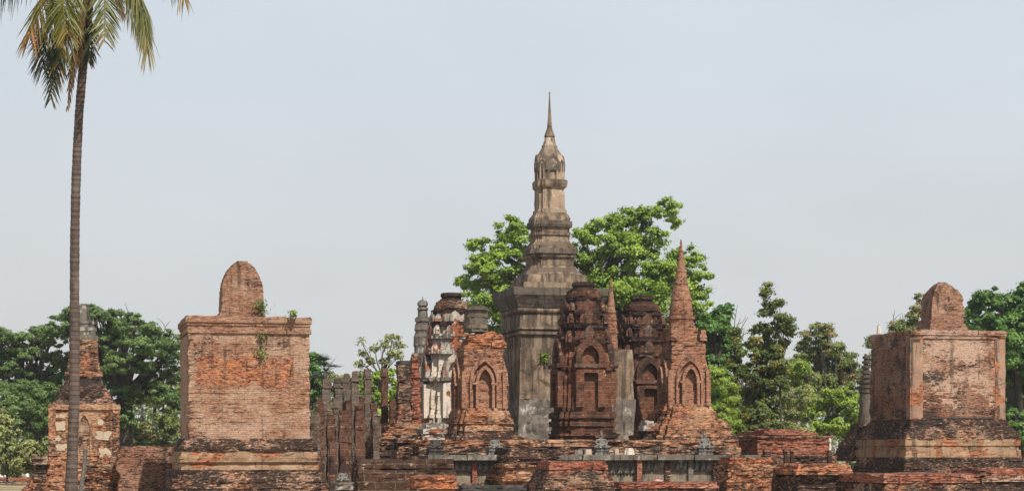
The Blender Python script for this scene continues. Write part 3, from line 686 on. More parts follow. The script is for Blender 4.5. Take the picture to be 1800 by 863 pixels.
def front_stupa():
    px, D = 843, 104; k = D / F; ph = phi(px)
    r = simple("brick_stupa", px, D, "broken-topped brick stupa with grey stump and arched niche, left of the central tower", "stupa", "brick stupas with arched niches")
    P = lambda rows, kind='sq': pprof(px, D, rows, kind)
    stack(r, "base", BR['base'], P([(800, 86), (786, 84), (778, 78), (776, 74), (768, 72), (757, 66)], 'red'), 'red', jit=.03, ero=.10, brk=.04, seed=81)
    stack(r, "base_moulding", BR['rubble'], P([(757, 62), (752, 60), (750, 57), (746, 56), (745, 60), (736, 60), (735, 57), (726, 54), (718, 49)], 'red'), 'red', jit=.02, ero=.06, brk=.03, seed=82)
    stack(r, "body", BR['spire'], P([(718, 45.5), (640, 43), (618, 42)]), jit=.012, ero=.04, brk=.018, seed=83)
    stack(r, "cornice", BR['rubble'], P([(618, 43), (614, 43.5), (613, 41.5), (608, 41)]), rag=.10, jit=.02, ero=.08, brk=.03, seed=84)
    stack(r, "broken_parapet", BR['orange'], P([(608, 38), (596, 35), (588, 32), (582, 30)]), jit=.04, ero=.16, brk=.05, rag=.3, seed=85)
    h = 36 * k / sil('sq', ph)
    stack(r, "parapet_corner", BR['orange'], [(zz(612, D), .42), (zz(596, D), .34), (zz(587, D), .24)], off=(h * .92, -h * .72), jit=.04, ero=.08, brk=.05, rag=.15, seed=86)
    stack(r, "stump", ST['crust'], P([(584, 23), (572, 22), (571.5, 21), (545, 20.5), (544, 22), (540, 22), (538, 19)], 'circ'), 'circ', course=.18, jit=.03, ero=.09, brk=.03, seed=87, off=(-.2, 0), rag=.18, label="round grey rendered stump")
    h = 45 * k / sil('sq', ph) - .05
    niche_set(r, BR['spire'], h, zz(718, D), .36, 2.0, 'front', back=BR['vault'], dx=.0)
    niche_set(r, BR['spire'], h, zz(718, D), .29, 1.95, 'left', back=BR['dark'])  # left niche gets a darker back to imitate shade in the recess
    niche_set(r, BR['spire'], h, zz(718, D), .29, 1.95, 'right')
    return r
front_stupa()

def left_stupa():
    px, D = 147, 122; k = D / F; ph = phi(px)
    r = simple("brick_stupa", px, D, "ruined brick stupa with white ringed tip and cream plaster patches, behind the palm trunk", "stupa", "brick stupas with arched niches")
    P = lambda rows, kind='sq': pprof(px, D, rows, kind)
    stack(r, "rubble_base", BR['rubble'], P([(868, 112), (850, 98), (835, 86), (815, 72), (800, 64)]), jit=.08, ero=.20, brk=.07, seg=.25, seed=91)
    stack(r, "body", BR['rubble'], P([(800, 62), (790, 61), (722, 60.5), (721, 63), (713, 63), (712, 61)]), jit=.015, ero=.04, brk=.022, seed=92)
    stack(r, "stepped_roof", BR['base'], P([(712, 56), (704, 50), (692, 45), (682, 38), (672, 33), (664, 30)]), jit=.04, ero=.09, brk=.045, seed=93)
    stack(r, "neck", BR['rubble'], P([(664, 29), (662, 33), (654, 32), (653, 28), (648, 28), (640, 26), (600, 24), (597, 26)], 'oct'), 'oct', jit=.025, ero=.07, brk=.03, seed=94)
    stack(r, "ringed_tip", ST['slab'], P([(597, 26), (590, 25), (589, 22.5), (583, 22), (582, 24), (576, 23), (575, 19), (571, 18.5), (570, 20.5), (565, 19.5), (564, 13), (556, 11.5), (545, 10), (537, 8), (534, 3)], 'circ'), 'circ', course=.2, jit=.012, ero=.03, brk=.015, seed=95, label="grey white ringed stump of a spire")
    h = 60.5 * k / sil('sq', ph)
    n = arch_frame(r, "niche", BR['rubble'], .33, 1.75, 2.62, .22, .2, .10, 'front', h, zz(806, D))
    slab(n, "niche_back", BR['dark'], -.36, .36, zz(806, D), zz(736, D), h - .05, h + .02, 'front')  # dark brick colour stands in for the niche's shadow
    for i, (x0, y0, x1, y1) in enumerate(((96, 729, 118, 736), (98, 740, 117, 760), (97, 765, 108, 776), (97, 779, 119, 793), (168, 737, 180, 748), (164, 757, 194, 775), (171, 785, 193, 805))):
        f = k / math.cos(ph)
        slab(r, "plaster_patch", ST['patch'], (x0 - px) * f, (x1 - px) * f, zz(y1, D), zz(y0, D), h - .05, h + .045, 'front', -1, 20 + i)
    for x in (-h + .18, h - .18): slab(r, "corner_pilaster", BR['rubble'], x - .2, x + .2, zz(800, D), zz(722, D), h - .1, h + .08, 'front', .03, 3)
    return r
left_stupa()

def small_spire():
    px, D = 1082, 108.5; k = D / F
    r = simple("brick_spire", px, D, "small pointed brick spire on a grey plastered pier, between the two dark towers", "stupa")
    P = lambda rows, kind='sq': pprof(px, D, rows, kind)
    stack(r, "lower_pier", ST['rough'], P([(815, 38), (702, 36)]), course=None, ero=.10, brk=.02, seed=101)
    stack(r, "pier", ST['towerbase'], P([(701.9, 33), (618, 31), (615, 31)]), course=None, ero=.05, brk=.01, seed=102)
    k2 = k; ox = -.25
    rows = [(616, 13), (610, 11.5), (600, 11.5), (599, 11)]
    cone = [(599, 11), (586, 11.6), (575, 11), (563, 9.6), (550, 8), (538, 6.3), (526, 4.8)]
    for (y0, a), (y1, b) in zip(cone, cone[1:]): rows += [(y0, a + 1), (y0 - 3, a + .9), (y0 - 3.1, a - .2), (y1, b)]
    rows += [(526, 4.9), (510, 3.4), (498, 2), (490, 1)]
    stack(r, "spire", BR['spire'], P(rows, 'circ'), 'circ', course=.09, jit=.012, ero=.015, brk=.008, off=(ox, 0), seed=103)
small_spire()

def small_tiered():
    px, D = 743, 117; k = D / F
    r = simple("tiered_stupa", px, D, "narrow grey stupa of rounded stacked tiers ending in a knob, left of the white tower", "stupa")
    P = lambda rows: pprof(px, D, rows, 'circ')
    stack(r, "shaft", ST['tier'], P([(800, 24), (725, 22), (642, 17)]), 'circ', course=.3, jit=.02, ero=.06, seed=111)
    stack(r, "tiers", ST['rough'], P([(642, 19), (622, 18), (620, 14.5), (612, 15), (607, 17), (592, 16.5), (586, 13.5), (583, 13.5), (580, 15), (570, 14.5), (567, 13), (565, 15), (560, 14), (557, 11)]), 'circ', course=None, ero=.04, brk=.02, seed=112)
    stack(r, "finial", ST['slab'], P([(557, 9), (545, 8.4), (544, 10.5), (541, 9), (539, 7), (537, 9.5), (533, 10), (529, 7.5), (527, 2), (521, .6)]), 'circ', course=None, ero=.015, brk=.01, seed=113)
small_tiered()
tower()
prang(1025, 0, 105, "dark sooty prang tower nearest the centre, standing in front of the central tower's right side", 1.0, seed=40)
prang(1128, 24, 112, "dark sooty prang tower just behind and left of the tall brick spire stupa", 1.06, seed=47)
prang(793, 19, 112, "prang tower with white stucco lower walls, behind the broken-topped brick stupa", 1.0, (ST['white'], ST['tier'], ST['white'], BR['dark']), seed=54, white=True)

# ------------------------------------------------------------------ laterite columns
def column(px, D, wpx, top, mat, label, cap=True, bot=870, seed=1, broken=False):
    k = D / F; h = wpx * .45 * k / sil('sq', phi(px))
    r = simple("stone_column", px, D, label, "column", "square laterite columns of the ruined hall")
    if cap:
        stack(r, "shaft", mat, [(0, h * 1.05), (zz(top + 18, D), h)], course=.42, jit=.012, ero=.06, brk=.012, seg=.22, seed=seed)
        stack(r, "capital", mat, [(zz(top + 18, D), h * 1.22), (zz(top + 15, D), h * 1.2), (zz(top + 14.9, D), h * 1.02), (zz(top + 12, D), h)], course=.1, ero=.05, seed=seed + 1, seg=.2)
        stack(r, "top_block", mat, [(zz(top + 12, D), h * .9), (zz(top, D), h * .86)], course=.3, jit=.02, ero=.10, brk=.02, seg=.18, rag=.12, seed=seed + 2)
    else:
        stack(r, "shaft", mat, [(0, h * 1.04), (zz(top + 8, D), h)], course=.36, jit=.02, ero=.08, brk=.015, seg=.22, seed=seed)
        stack(r, "capital", mat, [(zz(top + 8, D), h * .97), (zz(top, D), h * .9)], course=.3, ero=.12, brk=.02, rag=.12, seed=seed + 1, seg=.18)
    return r
back_cols = [(573, 113, 20, 664, 'grey', "grey column at the left end of the tall back row beside the pink shrine"),
             (594, 113.4, 19, 663, 'grey', "grey column second from the left in the tall back row"),
             (609, 114, 17, 656, 'grey', "narrow column third from the left in the tall back row"),
             (624, 112.6, 18, 652, 'grey', "column fourth from the left in the tall back row, capped by a pale block"),
             (646, 112.8, 18, 648, 'grey', "grey column fifth from the left in the tall back row, split block on top"),
             (676, 112, 17, 644, 'red', "red-brown column with flared capital and single grey block, nearest the brick pier")]
for i, (px, D, wd, top, m, lb) in enumerate(back_cols): column(px, D, wd, top, LA[m], lb, True, seed=200 + 5 * i)
mid_cols = [(563, 109, 17, 700, 'red', "brown column in the crowded middle row, just right of the pink shrine"), (590, 109.3, 15, 697, 'grey', "column second in the crowded middle row from the pink shrine"), (612, 108.8, 15, 702, 'red', "column third in the crowded middle row from the pink shrine"),
            (636, 109, 14, 694, 'red', "column fourth in the crowded middle row from the pink shrine"), (657, 109.4, 17, 706, 'red', "broken column fifth in the crowded middle row, behind the grey stump"), (690, 108.6, 16, 702, 'red', "squat dark column in the middle row in front of the dark rough pier")]
for i, (px, D, wd, top, m, lb) in enumerate(mid_cols): column(px, D, wd, top, LA[m], lb, False, seed=640 + 5 * i)
front_cols = [(553, 104, 25, 724, 'grey', "thick grey column touching the right side of the pink shrine"),
              (582, 103.5, 20, 726, 'red', "mottled front column with grey left edge, second from the pink shrine"),
              (604, 103.2, 22, 720, 'red', "front column of red blocks with one pale block near its top"),
              (631, 103, 21, 711, 'red', "front column of red blocks with white mortar drips"),
              (661, 102.5, 20, 722, 'grey', "grey rendered stump column, rightmost of the front row"),
              (585, 97.5, 17, 777, 'red', "short dark stump column low in front of the front row"),
              (626, 97.2, 13, 802, 'red', "very short broken stump beside the brown block wall")]
for i, (px, D, wd, top, m, lb) in enumerate(front_cols): column(px, D, wd, top, LA[m], lb, False, seed=240 + 5 * i)
for i, (px, D, hw, top, lb) in enumerate(((709, 110, 14, 632, "dark rough brick pier right of the flared red column"), (730, 110.5, 10, 619, "narrow red brick pier touching the white tower's left side"))):
    r = simple("brick_pier", px, D, lb, "pier")
    stack(r, "shaft", BR['dark'] if i == 0 else BR['red'], pprof(px, D, [(800, hw + 5), (722, hw + 2), (721, hw), (top + 10, hw - .5)]), jit=.02, ero=.09, brk=.03, seg=.2, seed=270 + i)
    stack(r, "coping", DSTONE if i == 0 else BR['dark'], pprof(px, D, [(top + 10, hw + 1.5), (top + 8, hw + 1.5), (top + 7.9, hw), (top, hw - .5)]), jit=.02, ero=.08, brk=.02, rag=.1, seg=.2, seed=272 + i)
# stepped rubble platform the piers and the white tower stand on
def block(name, label, cat, px0, px1, top, D, mat, depth=3.0, bot=None, group=None, th=THETA, seed=1, prof=None, parts=None, **kw):
    """a masonry block whose lit front runs from px0 to px1 at distance D"""
    pc = (px0 + px1) / 2; ph = phi(pc, th); k = D / F
    hx = (px1 - px0) / 2 * k / math.cos(ph)
    fc = at(pc, D); ax = Vector((math.cos(th), math.sin(th), 0)); ay = Vector((-math.sin(th), math.cos(th), 0))
    r = thing(name, fc + ay * (depth / 2), label, cat, group, th)
    z1 = zz(top, D); asp = (depth / 2) / hx
    base = dict(jit=.03, ero=.13, brk=.045, seg=.26, rag=.12); base.update(kw)
    if prof is None: prof = [('wall', mat, [(0, 0.0), (1, 0.0)])]
    for i, (nm, m, rows) in enumerate(prof):
        P = [(0 if z == 0 else z1 * z if z <= 1 else z1 + (z - 1), hx + d) for z, d in rows]
        stack(r, nm, m, P, 'sq', asp=asp, seed=seed + i, **base)
    return r
block("rubble_platform", "mound of dark broken brick steps below the white stucco tower", "platform", 664, 800, 742, 107, BR['base'], 6, seed=280,
      prof=[('lower_steps', BR['base'], [(0, .5), (.45, .4), (.46, .1), (.75, 0)]), ('upper_steps', BR['rubble'], [(.75, -.25), (.85, -.3), (.86, -.6), (1, -.8)])], ero=.18, jit=.05, brk=.05, rag=.15)
block("block_wall", "low wall of big brown laterite blocks with pale joints, in front of the columns", "wall", 630, 802, 806, 95, LA['block'], 1.6, seed=290, course=.21, jit=.03, ero=.10, rag=.16,
      prof=[('wall', LA['block'], [(0, 0.0), (.78, 0.0)]), ('top_course', LA['block'], [(.78, -.03), (1, -.06)])])

# ------------------------------------------------------------------ frieze terrace
def relief_mesh():
    v = [(0, 0, .30), (0, -.01, .42), (0, -.01, .50), (0, -.02, .59), (-.07, -.02, .16), (-.10, 0, .02), (.05, .0, .16), (.06, .02, .02),
         (-.11, -.02, .47), (-.12, -.06, .36), (-.02, -.10, .42), (.11, -.02, .47), (.12, -.06, .36), (.02, -.10, .43), (0, -.02, .66)]
    e = [(0, 1), (1, 2), (2, 3), (0, 4), (4, 5), (0, 6), (6, 7), (2, 8), (8, 9), (9, 10), (2, 11), (11, 12), (12, 13), (3, 14)]
    rr = [.085, .085, .045, .06, .07, .055, .07, .055, .04, .035, .03, .04, .035, .03, .045]
    return skin_mesh("disciple_relief", v, e, rr)
def terrace():
    px0, px1, D = 757, 1352, 100.0; th = THETA
    pc = (px0 + px1) / 2; ph = phi(pc); k = D / F
    Dc = D + .0
    fc = at(pc, Dc); hx = (px1 - px0) / 2 * k / math.cos(ph); depth = 22.0
    ay = Vector((-math.sin(th), math.cos(th), 0))
    r = thing("frieze_terrace", fc, "long low terrace with grey slab edge and a band of small walking figures", "terrace", None, th)
    zt, zs, zf, zp = zz(799, Dc), zz(808, Dc), zz(829, Dc), zz(848, Dc)
    def bx(name, m, x0, x1, z0, z1, y0, y1, ero=.02, seed=1, seg=.35, parent=None, label=None):
        hx_ = (x1 - x0) / 2
        return stack(parent or r, name, m, [(z0, hx_), (z1, hx_)], fy=(y1 - y0) / 2, off=((x0 + x1) / 2, (y0 + y1) / 2), course=None, ero=ero, brk=.008, seg=seg, seed=seed, label=label)
    bx("floor", ST['slab'], -hx, hx, zs + .02, zt - .03, .5, depth, seg=1.2, seed=300)
    X = lambda px: (px - pc) * k / math.cos(ph)
    n = 9; rnd = random.Random(5)
    for i in range(n):
        x0 = -hx + 2 * hx * i / n; x1 = -hx + 2 * hx * (i + 1) / n
        if 895 < pc + (x0 + x1) / 2 / k < 985: continue
        bx("edge_slab", ST['slab'], x0 + .008, x1 - .008, zs, zt + rnd.uniform(-.015, .015), -.28, .62, .02, 310 + i)
    bx("frieze", ST['rough'], -hx + .2, hx - .2, zf, zs, .22, depth - 1, .02, 330, seg=.6)
    bx("dado", ST['panel'], -hx + .2, hx - .3, zp, zf, .24, depth - 1, .03, 331, seg=.6)
    bx("plinth", BR['base'], -hx + .1, hx - .2, 0, zp, -.25, depth - 1, .08, 332, seg=.3)
    for px, m in ((838, BR['red']), (1123, BR['red']), (1176, BR['base']), (1217, ST['slab']), (1262, BR['base']), (1290, BR['base'])):
        top = zt + .02 if px == 1123 else zs
        bx("pilaster", m, X(px) - .14, X(px) + .14, zp, top, (-.16 if px == 1123 else .06), .4, .03, 340 + px, seg=.2)
    me = relief_mesh(); me.materials.append(STONE)
    proto = None
    for px in list(range(764, 832, 11)) + [848, 859, 870] + [1066, 1079, 1092, 1104, 1115, 1142, 1155, 1194, 1207, 1228, 1240, 1250]:
        o = bpy.data.objects.new("disciple_relief", me) if proto is None else proto.copy()
        proto = proto or o
        COL.objects.link(o); o.parent = r; o.location = (X(px), .17, zf - (.0 if px < 1060 or px > 1120 else .12)); o.scale = (1, .8, .92)
    return r
terrace()

# long moulded plinth the stupas and dark towers share, and broken bits of masonry in the gaps
block("moulded_plinth", "long low plinth of dark brick mouldings behind the seated figures on the terrace", "plinth", 738, 1304, 772, 101.9, BR['base'], 2.2, seed=900, seg=.4,
      prof=[('bottom_course', BR['spire'], [(0, .1), (.72, .1)]), ('recess', BR['dark'], [(.72, -.12), (.88, -.14)]), ('lip', BR['rubble'], [(.88, .06), (1, .02)])], rag=.06)
for i, (p0, p1, top, D, m, dp, lb) in enumerate(((1130, 1158, 738, 103.2, 'crust', 1.2, "black stepped stub with pale moulding left of the tall pointed stupa's foot"),
        (742, 786, 744, 103.0, 'tier', 1.4, "broken pale and black masonry stub under the white stucco tower"), (1046, 1084, 752, 103.4, 'prang', 1.0, "dark stub of stepped laterite right of the nearest dark tower's foot"),
        (896, 930, 762, 102.6, 'rubble', 1.2, "low rubble heap at the foot of the broken-topped stupa, left of the brick stairs"), (700, 742, 762, 102.8, 'dark', 1.6, "dark broken brick stub at the left end of the long plinth"))):
    mm = BR.get(m) or LA.get(m) or ST.get(m); top_m = ST['tier'] if i < 2 else mm
    block("masonry_stub", lb, "masonry stub", p0, p1, top, D, mm, dp, seed=910 + 4 * i, rag=.2,
          prof=[('lower_part', mm, [(0, .12), (.72, .1), (.73, -.04), (.86, -.05)]), ('upper_part', top_m, [(.86, .04), (.93, .02), (.94, -.1), (1, -.16)])])
# brick stairs and piers in front of and on the terrace
block("brick_stairs", "stepped heap of brick breaking the terrace edge below the central tower", "steps", 890, 988, 786, 96.5, BR['rubble'], 5, seed=360, rag=.12, jit=.05, ero=.12, brk=.045,
      prof=[('lower_steps', BR['rubble'], [(0, .35), (.45, .35), (.46, .12), (.7, .12)]), ('upper_steps', BR['base'], [(.7, -.08), (.86, -.1), (.87, -.3), (1, -.34)])])
block("brick_pedestal", "sloping red brick pedestal in the foreground below the central tower", "pedestal", 966, 1068, 809, 87, BR['dark'], 2.4, seed=370,
      prof=[('wall', BR['dark'], [(0, .35), (.5, .28), (.8, .06)]), ('coping', BR['red'], [(.8, .06), (.9, .04), (1, -.06)])], ero=.07, rag=.05)
block("brick_pedestal", "low tan brick pedestal with orange coping, in front of the brown block wall", "pedestal", 732, 800, 834, 86, BR['rubble'], 1.6, seed=380,
      prof=[('wall', BR['pink'], [(0, .05), (.55, 0)]), ('coping', BR['orange'], [(.55, .12), (1, .08)])])
block("brick_pedestal", "orange lit brick pedestal with crumbled top, right of the frieze panels", "pedestal", 1278, 1368, 803, 92, BR['rubble'], 2.0, seed=390, rag=.16, ero=.10,
      prof=[('wall', BR['rubble'], [(0, .12), (.5, .06), (.52, -.02), (.85, -.05)]), ('crumbled_top', BR['orange'], [(.85, -.12), (1, -.3)])])
block("brick_pedestal", "brick pedestal with projecting red coping, in front of the red block wall", "pedestal", 1402, 1493, 814, 90, BR['base'], 3.2, seed=400,
      prof=[('wall', BR['base'], [(0, 0), (.72, 0)]), ('coping', BR['orange'], [(.72, .10), (.86, .10), (.87, .04), (1, .02)])])
block("brick_pedestal", "wide dark red brick pedestal low in front of the right shrine", "pedestal", 1556, 1724, 831, 86, BR['red'], 5.0, seed=410,
      prof=[('wall', BR['dark'], [(0, 0), (.7, 0)]), ('coping', BR['red'], [(.7, .05), (1, .03)])], ero=.05)
block("brick_pedestal", "banded brick pedestal cut by the right edge of the photograph", "pedestal", 1726, 1850, 822, 89, BR['red'], 3.0, seed=420,
      prof=[('wall', BR['base'], [(0, .05), (.5, .05), (.52, -.05), (.62, -.05)]), ('band', BR['pink2'], [(.62, -.02), (.8, -.02)]), ('coping', BR['red'], [(.8, .05), (1, 0)])], ero=.05)
block("brick_ledge", "low dark brick ledge with red top below the right frieze panels", "ledge", 1092, 1262, 846, 90, BR['base'], 2.0, seed=430, rag=.08,
      prof=[('wall', BR['base'], [(0, .05), (.7, 0)]), ('coping', BR['red'], [(.7, .08), (1, .04)])])
block("brick_bench", "small dark brick bench at the bottom edge below the left frieze panels", "ledge", 812, 934, 852, 89, BR['dark'], 1.6, seed=436, rag=.05,
      prof=[('wall', BR['rubble'], [(0, 0), (.6, 0)]), ('coping', DSTONE, [(.6, .1), (1, .08)])])
block("red_block_wall", "long low red brick block wall in front of the bushy trees", "wall", 1332, 1461, 764, 112, BR['red'], 5.5, seed=440, ero=.05,
      prof=[('wall', BR['red'], [(0, 0), (.95, 0)]), ('coping', BR['red'], [(.95, .06), (1, .04)]), ('sloping_top', BR['red'], [(1, -.3), (1.25, -1.0), (1.4, -1.6)])])
block("brick_ledge", "low crumbling brick ledge between the red block wall and the pedestal with projecting coping", "ledge", 1340, 1470, 800, 104, BR['base'], 2.0, seed=450, rag=.1)
for i, (px, top, hw, lb) in enumerate(((1348, 789, 9, "dark stump of a pillar at the left end of the red block wall"), (1381, 788, 5, "left one of two thin paired stumps before the red block wall"),
                                       (1392, 788, 5, "right one of two thin paired stumps before the red block wall"), (1459, 790, 6, "thin dark stump under the white stone fragment"))):
    r = simple("pillar_stump", px, 101.5, lb, "pillar stump", "pillar stumps before the red block wall")
    stack(r, "shaft", LA['block'], pprof(px, 101.5, [(870, hw + .5), (top + 5, hw)]), course=.35, ero=.05, seg=.18, seed=460 + i)
    stack(r, "top_block", LA['red'], pprof(px, 101.5, [(top + 5, hw + 1), (top, hw + .6)]), course=.2, ero=.06, seg=.18, rag=.06, seed=470 + i)
# left end
block("ruined_wall", "ragged low brick wall between the plaster-patched stupa and the pink shrine", "wall", 196, 253, 786, 112, BR['rubble'], 1.4, seed=480, rag=.35, ero=.14, jit=.04, brk=.05,
      prof=[('wall', BR['rubble'], [(0, .1), (.8, .02)]), ('broken_top', BR['dark'], [(.8, -.05), (1, -.18)])])
block("ruined_wall", "crumbling brick wall in front of the plaster-patched stupa, ending at the palm", "wall", 150, 256, 812, 108, BR['rubble'], 1.2, seed=486, rag=.3, ero=.16, jit=.05, brk=.06,
      prof=[('wall', BR['rubble'], [(0, .1), (1, -.05)])])
def moulded_wall():
    px, D = 268, 108; r = simple("moulded_plinth", px, D, "dark red brick plinth with rounded mouldings beside the pink shrine's base", "plinth")
    k = D / F
    P = [(zz(y, D), h) for y, h in ((870, 1.9), (846, 1.85), (836, 1.7), (826, 1.95), (812, 1.97), (806, 1.85), (800, 1.95), (794, 1.9), (786, 1.75))]
    stack(r, "mouldings", BR['redworn'], P, fy=1.2, jit=.02, ero=.06, brk=.02, seed=490)
    stack(r, "coping", BR['dark'], [(zz(786, D), 1.72), (zz(783, D), 1.6)], fy=1.0, jit=.02, ero=.06, brk=.03, rag=.1, seed=491)
moulded_wall()
block("corner_block", "small overhanging brick block at the left foot of the plaster-patched stupa", "block", 56, 84, 800, 118, BR['dark'], 1.6, seed=495,
      prof=[('wall', BR['dark'], [(0, -.1), (.75, -.1)]), ('coping', BR['dark'], [(.75, .08), (1, .05)])])
block("boundary_wall", "low red coped boundary wall at the far left edge", "wall", -120, 110, 838, 146, BR['red'], .7, seed=497, seg=.8, ero=.02, jit=.005,
      prof=[('wall', BR['pink'], [(0, -.05), (.4, -.05)]), ('coping', BR['red'], [(.4, .03), (1, .03)])])
for i, (px, h) in enumerate(((2, 15), (11, 15), (19, 14), (48, 11))):
    r = simple("garden_lantern", px, 151, ("leftmost white lantern at the frame edge", "second white lantern from the left edge", "third white lantern, slim, beside the left pair", "small white lantern standing alone near the brick rubble")[i] + " by the low wall", "lantern", "white lanterns along the low wall")
    z0 = zz(842, 151); k = 151 / F
    stack(r, "post", WHITE, [(0, .12), (z0, .12)], 'circ', course=None, ero=0, brk=0)
    stack(r, "base", WHITE, [(z0, 4 * k), (z0 + .1, 4 * k), (z0 + .11, 3 * k), (z0 + .2, 2.6 * k)], 'circ', course=None, ero=0, brk=0)
    stack(r, "bell", WHITE, [(z0 + .2, 3.4 * k), (z0 + .36, (3 if i != 2 else 2) * k), (z0 + .46, 1.4 * k), (z0 + h * k * .85, .9 * k), (z0 + h * k, .2 * k)], 'circ', course=None, ero=0, brk=0)
r = simple("timber_prop", 146, 104, "weathered timber prop leaning on the crumbling brick by the palm", "prop")
V, Fc = [], []; tube(V, Fc, [Vector((-.15, 0, 0)), Vector((.02, .25, 1.2)), Vector((.15, .5, zz(790, 104)))], [.12, .11, .1], 6); mk("beam", V, Fc, GBARK, r)
V, Fc = [], []; tube(V, Fc, [Vector((-.5, .1, .35)), Vector((.1, .05, .4))], [.07, .07], 6); mk("crosspiece", V, Fc, GBARK, r)

# behind the right shrine
def side_stupa():
    px, D = 1522, 124; r = simple("ringed_stupa", px, D, "pale ringed stupa with broad dark foot, half hidden by the right shrine", "stupa")
    P = lambda rows, kind='circ': pprof(px, D, rows, kind)
    stack(r, "foot", BR['base'], P([(810, 62), (790, 54), (775, 44), (760, 36), (745, 24)], 'sq'), jit=.05, ero=.1, brk=.04, seed=500)
    stack(r, "body", ST['crust'], P([(745, 15), (715, 11.5), (690, 10)]), 'circ', course=None, ero=.03, seed=501)
    rows = []
    for i in range(8):
        y = 690 - i * 8.5; a = 11.5 - i * .8
        rows += [(y, a), (y - 4.5, a + .5), (y - 5, a - 2.8), (y - 8.4, a - 3.0)]
    stack(r, "rings", ST['crust'], P(rows), 'circ', course=None, ero=.01, brk=.008, seed=502)
side_stupa()
r = simple("spire_tip", 1545, 126, "pale pointed finial peeping over the right shrine's left cornice", "stupa")
stack(r, "shaft", ST['slab'], pprof(1545, 126, [(870, 12), (640, 9), (600, 6)], 'circ'), 'circ', course=None, ero=0, brk=.01, seed=505)
stack(r, "finial", ST['white'], pprof(1545, 126, [(600, 5), (588, 5.5), (586, 4), (572, 2.6), (571, 1)], 'circ'), 'circ', course=None, ero=0, brk=.01, seed=506)

# ------------------------------------------------------------------ seated statues and stones on the terrace
def buddha_mesh(head=True):
    v = [(0, 0, .14), (0, 0, .30), (0, 0, .46), (0, 0, .57)]
    e = [(0, 1), (1, 2), (2, 3)]; rr = [.18, .15, .17, .075]
    def add(p, r, to):
        v.append(p); rr.append(r); e.append((to, len(v) - 1)); return len(v) - 1
    for s in (-1, 1):
        a = add((s * .22, 0, .50), .075, 2); b = add((s * .30, -.03, .30), .06, a); add((s * .12, -.20, .20), .045, b)
        c = add((s * .24, -.06, .12), .12, 0); d = add((s * .42, -.20, .10), .09, c); add((s * .05, -.32, .09), .07, d)
    if head:
        h = add((0, -.02, .70), .105, 3); g = add((0, 0, .82), .07, h); add((0, 0, .98), .02, g)
    return skin_mesh("seated_figure", v, e, rr, sub=1)
BM, BN = buddha_mesh(True), buddha_mesh(False)
for i, (px, D, top, s, m, hd, lb) in enumerate(((1057, 101.2, 798, .98, STONE, True, "grey seated stone figure in front of the central dark tower's base"),
                                   (1238, 102.6, 797, .98, STONE, True, "grey seated stone figure in front of the tall pointed brick stupa"),
                                   (870, 100.2, 798, .85, STONE, False, "headless seated stone figure in front of the broken-topped stupa"),
                                   (765, 99.5, 797, .85, DSTONE, False, "blackened headless seated stone figure under the white stucco tower"))):
    zt = zz(799, 100); r = thing("seated_statue", at(px, D) + Vector((0, 0, zt)), lb, "statue", "seated stone figures on the terrace", THETA)
    me = BM if hd else BN
    me = me.copy(); me.materials.clear(); me.materials.append(m)
    o = bpy.data.objects.new("figure", me); COL.objects.link(o); o.parent = r; o.location = (0, 0, .28); o.scale = (s, s, s)
    stack(r, "pedestal", m, [(0, .40), (.13, .40), (.131, .34), (.18, .34), (.181, .38), (.30, .37)], asp=.75, course=None, ero=.02, brk=.008, seg=.2, seed=510 + i)
for i, (px, wd, ht, m, lb) in enumerate(((1016, 15, 9, 'slab', "dark grey loose block left of the pale block on the terrace"), (1034, 14, 10, 'patch', "cream loose block on the terrace left of the central seated figure"),
                            (1083, 12, 11, 'patch', "cream and red loose block just right of the central seated figure"), (1106, 16, 12, 'white', "white loose carved block on the terrace near the red pilaster"))):
    D = 101; k = D / F; r = thing("loose_block", at(px, D) + Vector((0, 0, zz(799, 100))), lb, "stone block", "loose stones on the terrace", THETA + .2 * i)
    stack(r, "stone", ST[m], [(0, wd / 2 * k), (ht * k, wd / 2 * k * .9)], asp=.7, course=None, ero=.06, brk=.02, seg=.12, seed=520 + i)
r = thing("stone_fragment", at(1459, 101.5, 790), "small upright white stone fragment at the right end of the red block wall", "stone fragment", None, THETA)
stack(r, "body", ST['white'], [(-.02, .11), (.2, .10), (.32, .06), (.42, .09), (.58, .07), (.62, .02)], 'oct', course=None, ero=.04, brk=.02, seed=530)
for i, (px, D) in enumerate(((612, 94),)):
    r = block("stone_pedestal", "black stone pedestal with a broken figure on it, at the foot of the columns", "pedestal", 588, 622, 846, 93, DSTONE, .9, seed=540,
              prof=[('base', DSTONE, [(0, -.05), (.6, -.05)]), ('top_slab', ST['rough'], [(.6, .08), (1, .06)])])
    o = bpy.data.objects.new("broken_figure", BN.copy()); COL.objects.link(o); o.data.materials.append(STONE); o.parent = r; o.location = (0, 0, zz(846, 93)); o.scale = (.7, .7, .7)
M = NT("pink_cloth"); M.color(M.mix(M.ramp(M.noise(M.obj(), 20), .4, .6), (.55, .12, .16), (.62, .34, .36)))
r = thing("offering_cloth", at(1157, 100.62) + Vector((0, 0, zz(848, 100) + .04)), "small pink offering cloth lying on the ledge under the frieze", "cloth", None, THETA)
stack(r, "folds", M.m, [(-.04, .26), (.05, .25), (.10, .19), (.13, .1)], asp=.5, course=None, ero=.05, brk=.02, seg=.1, seed=550)

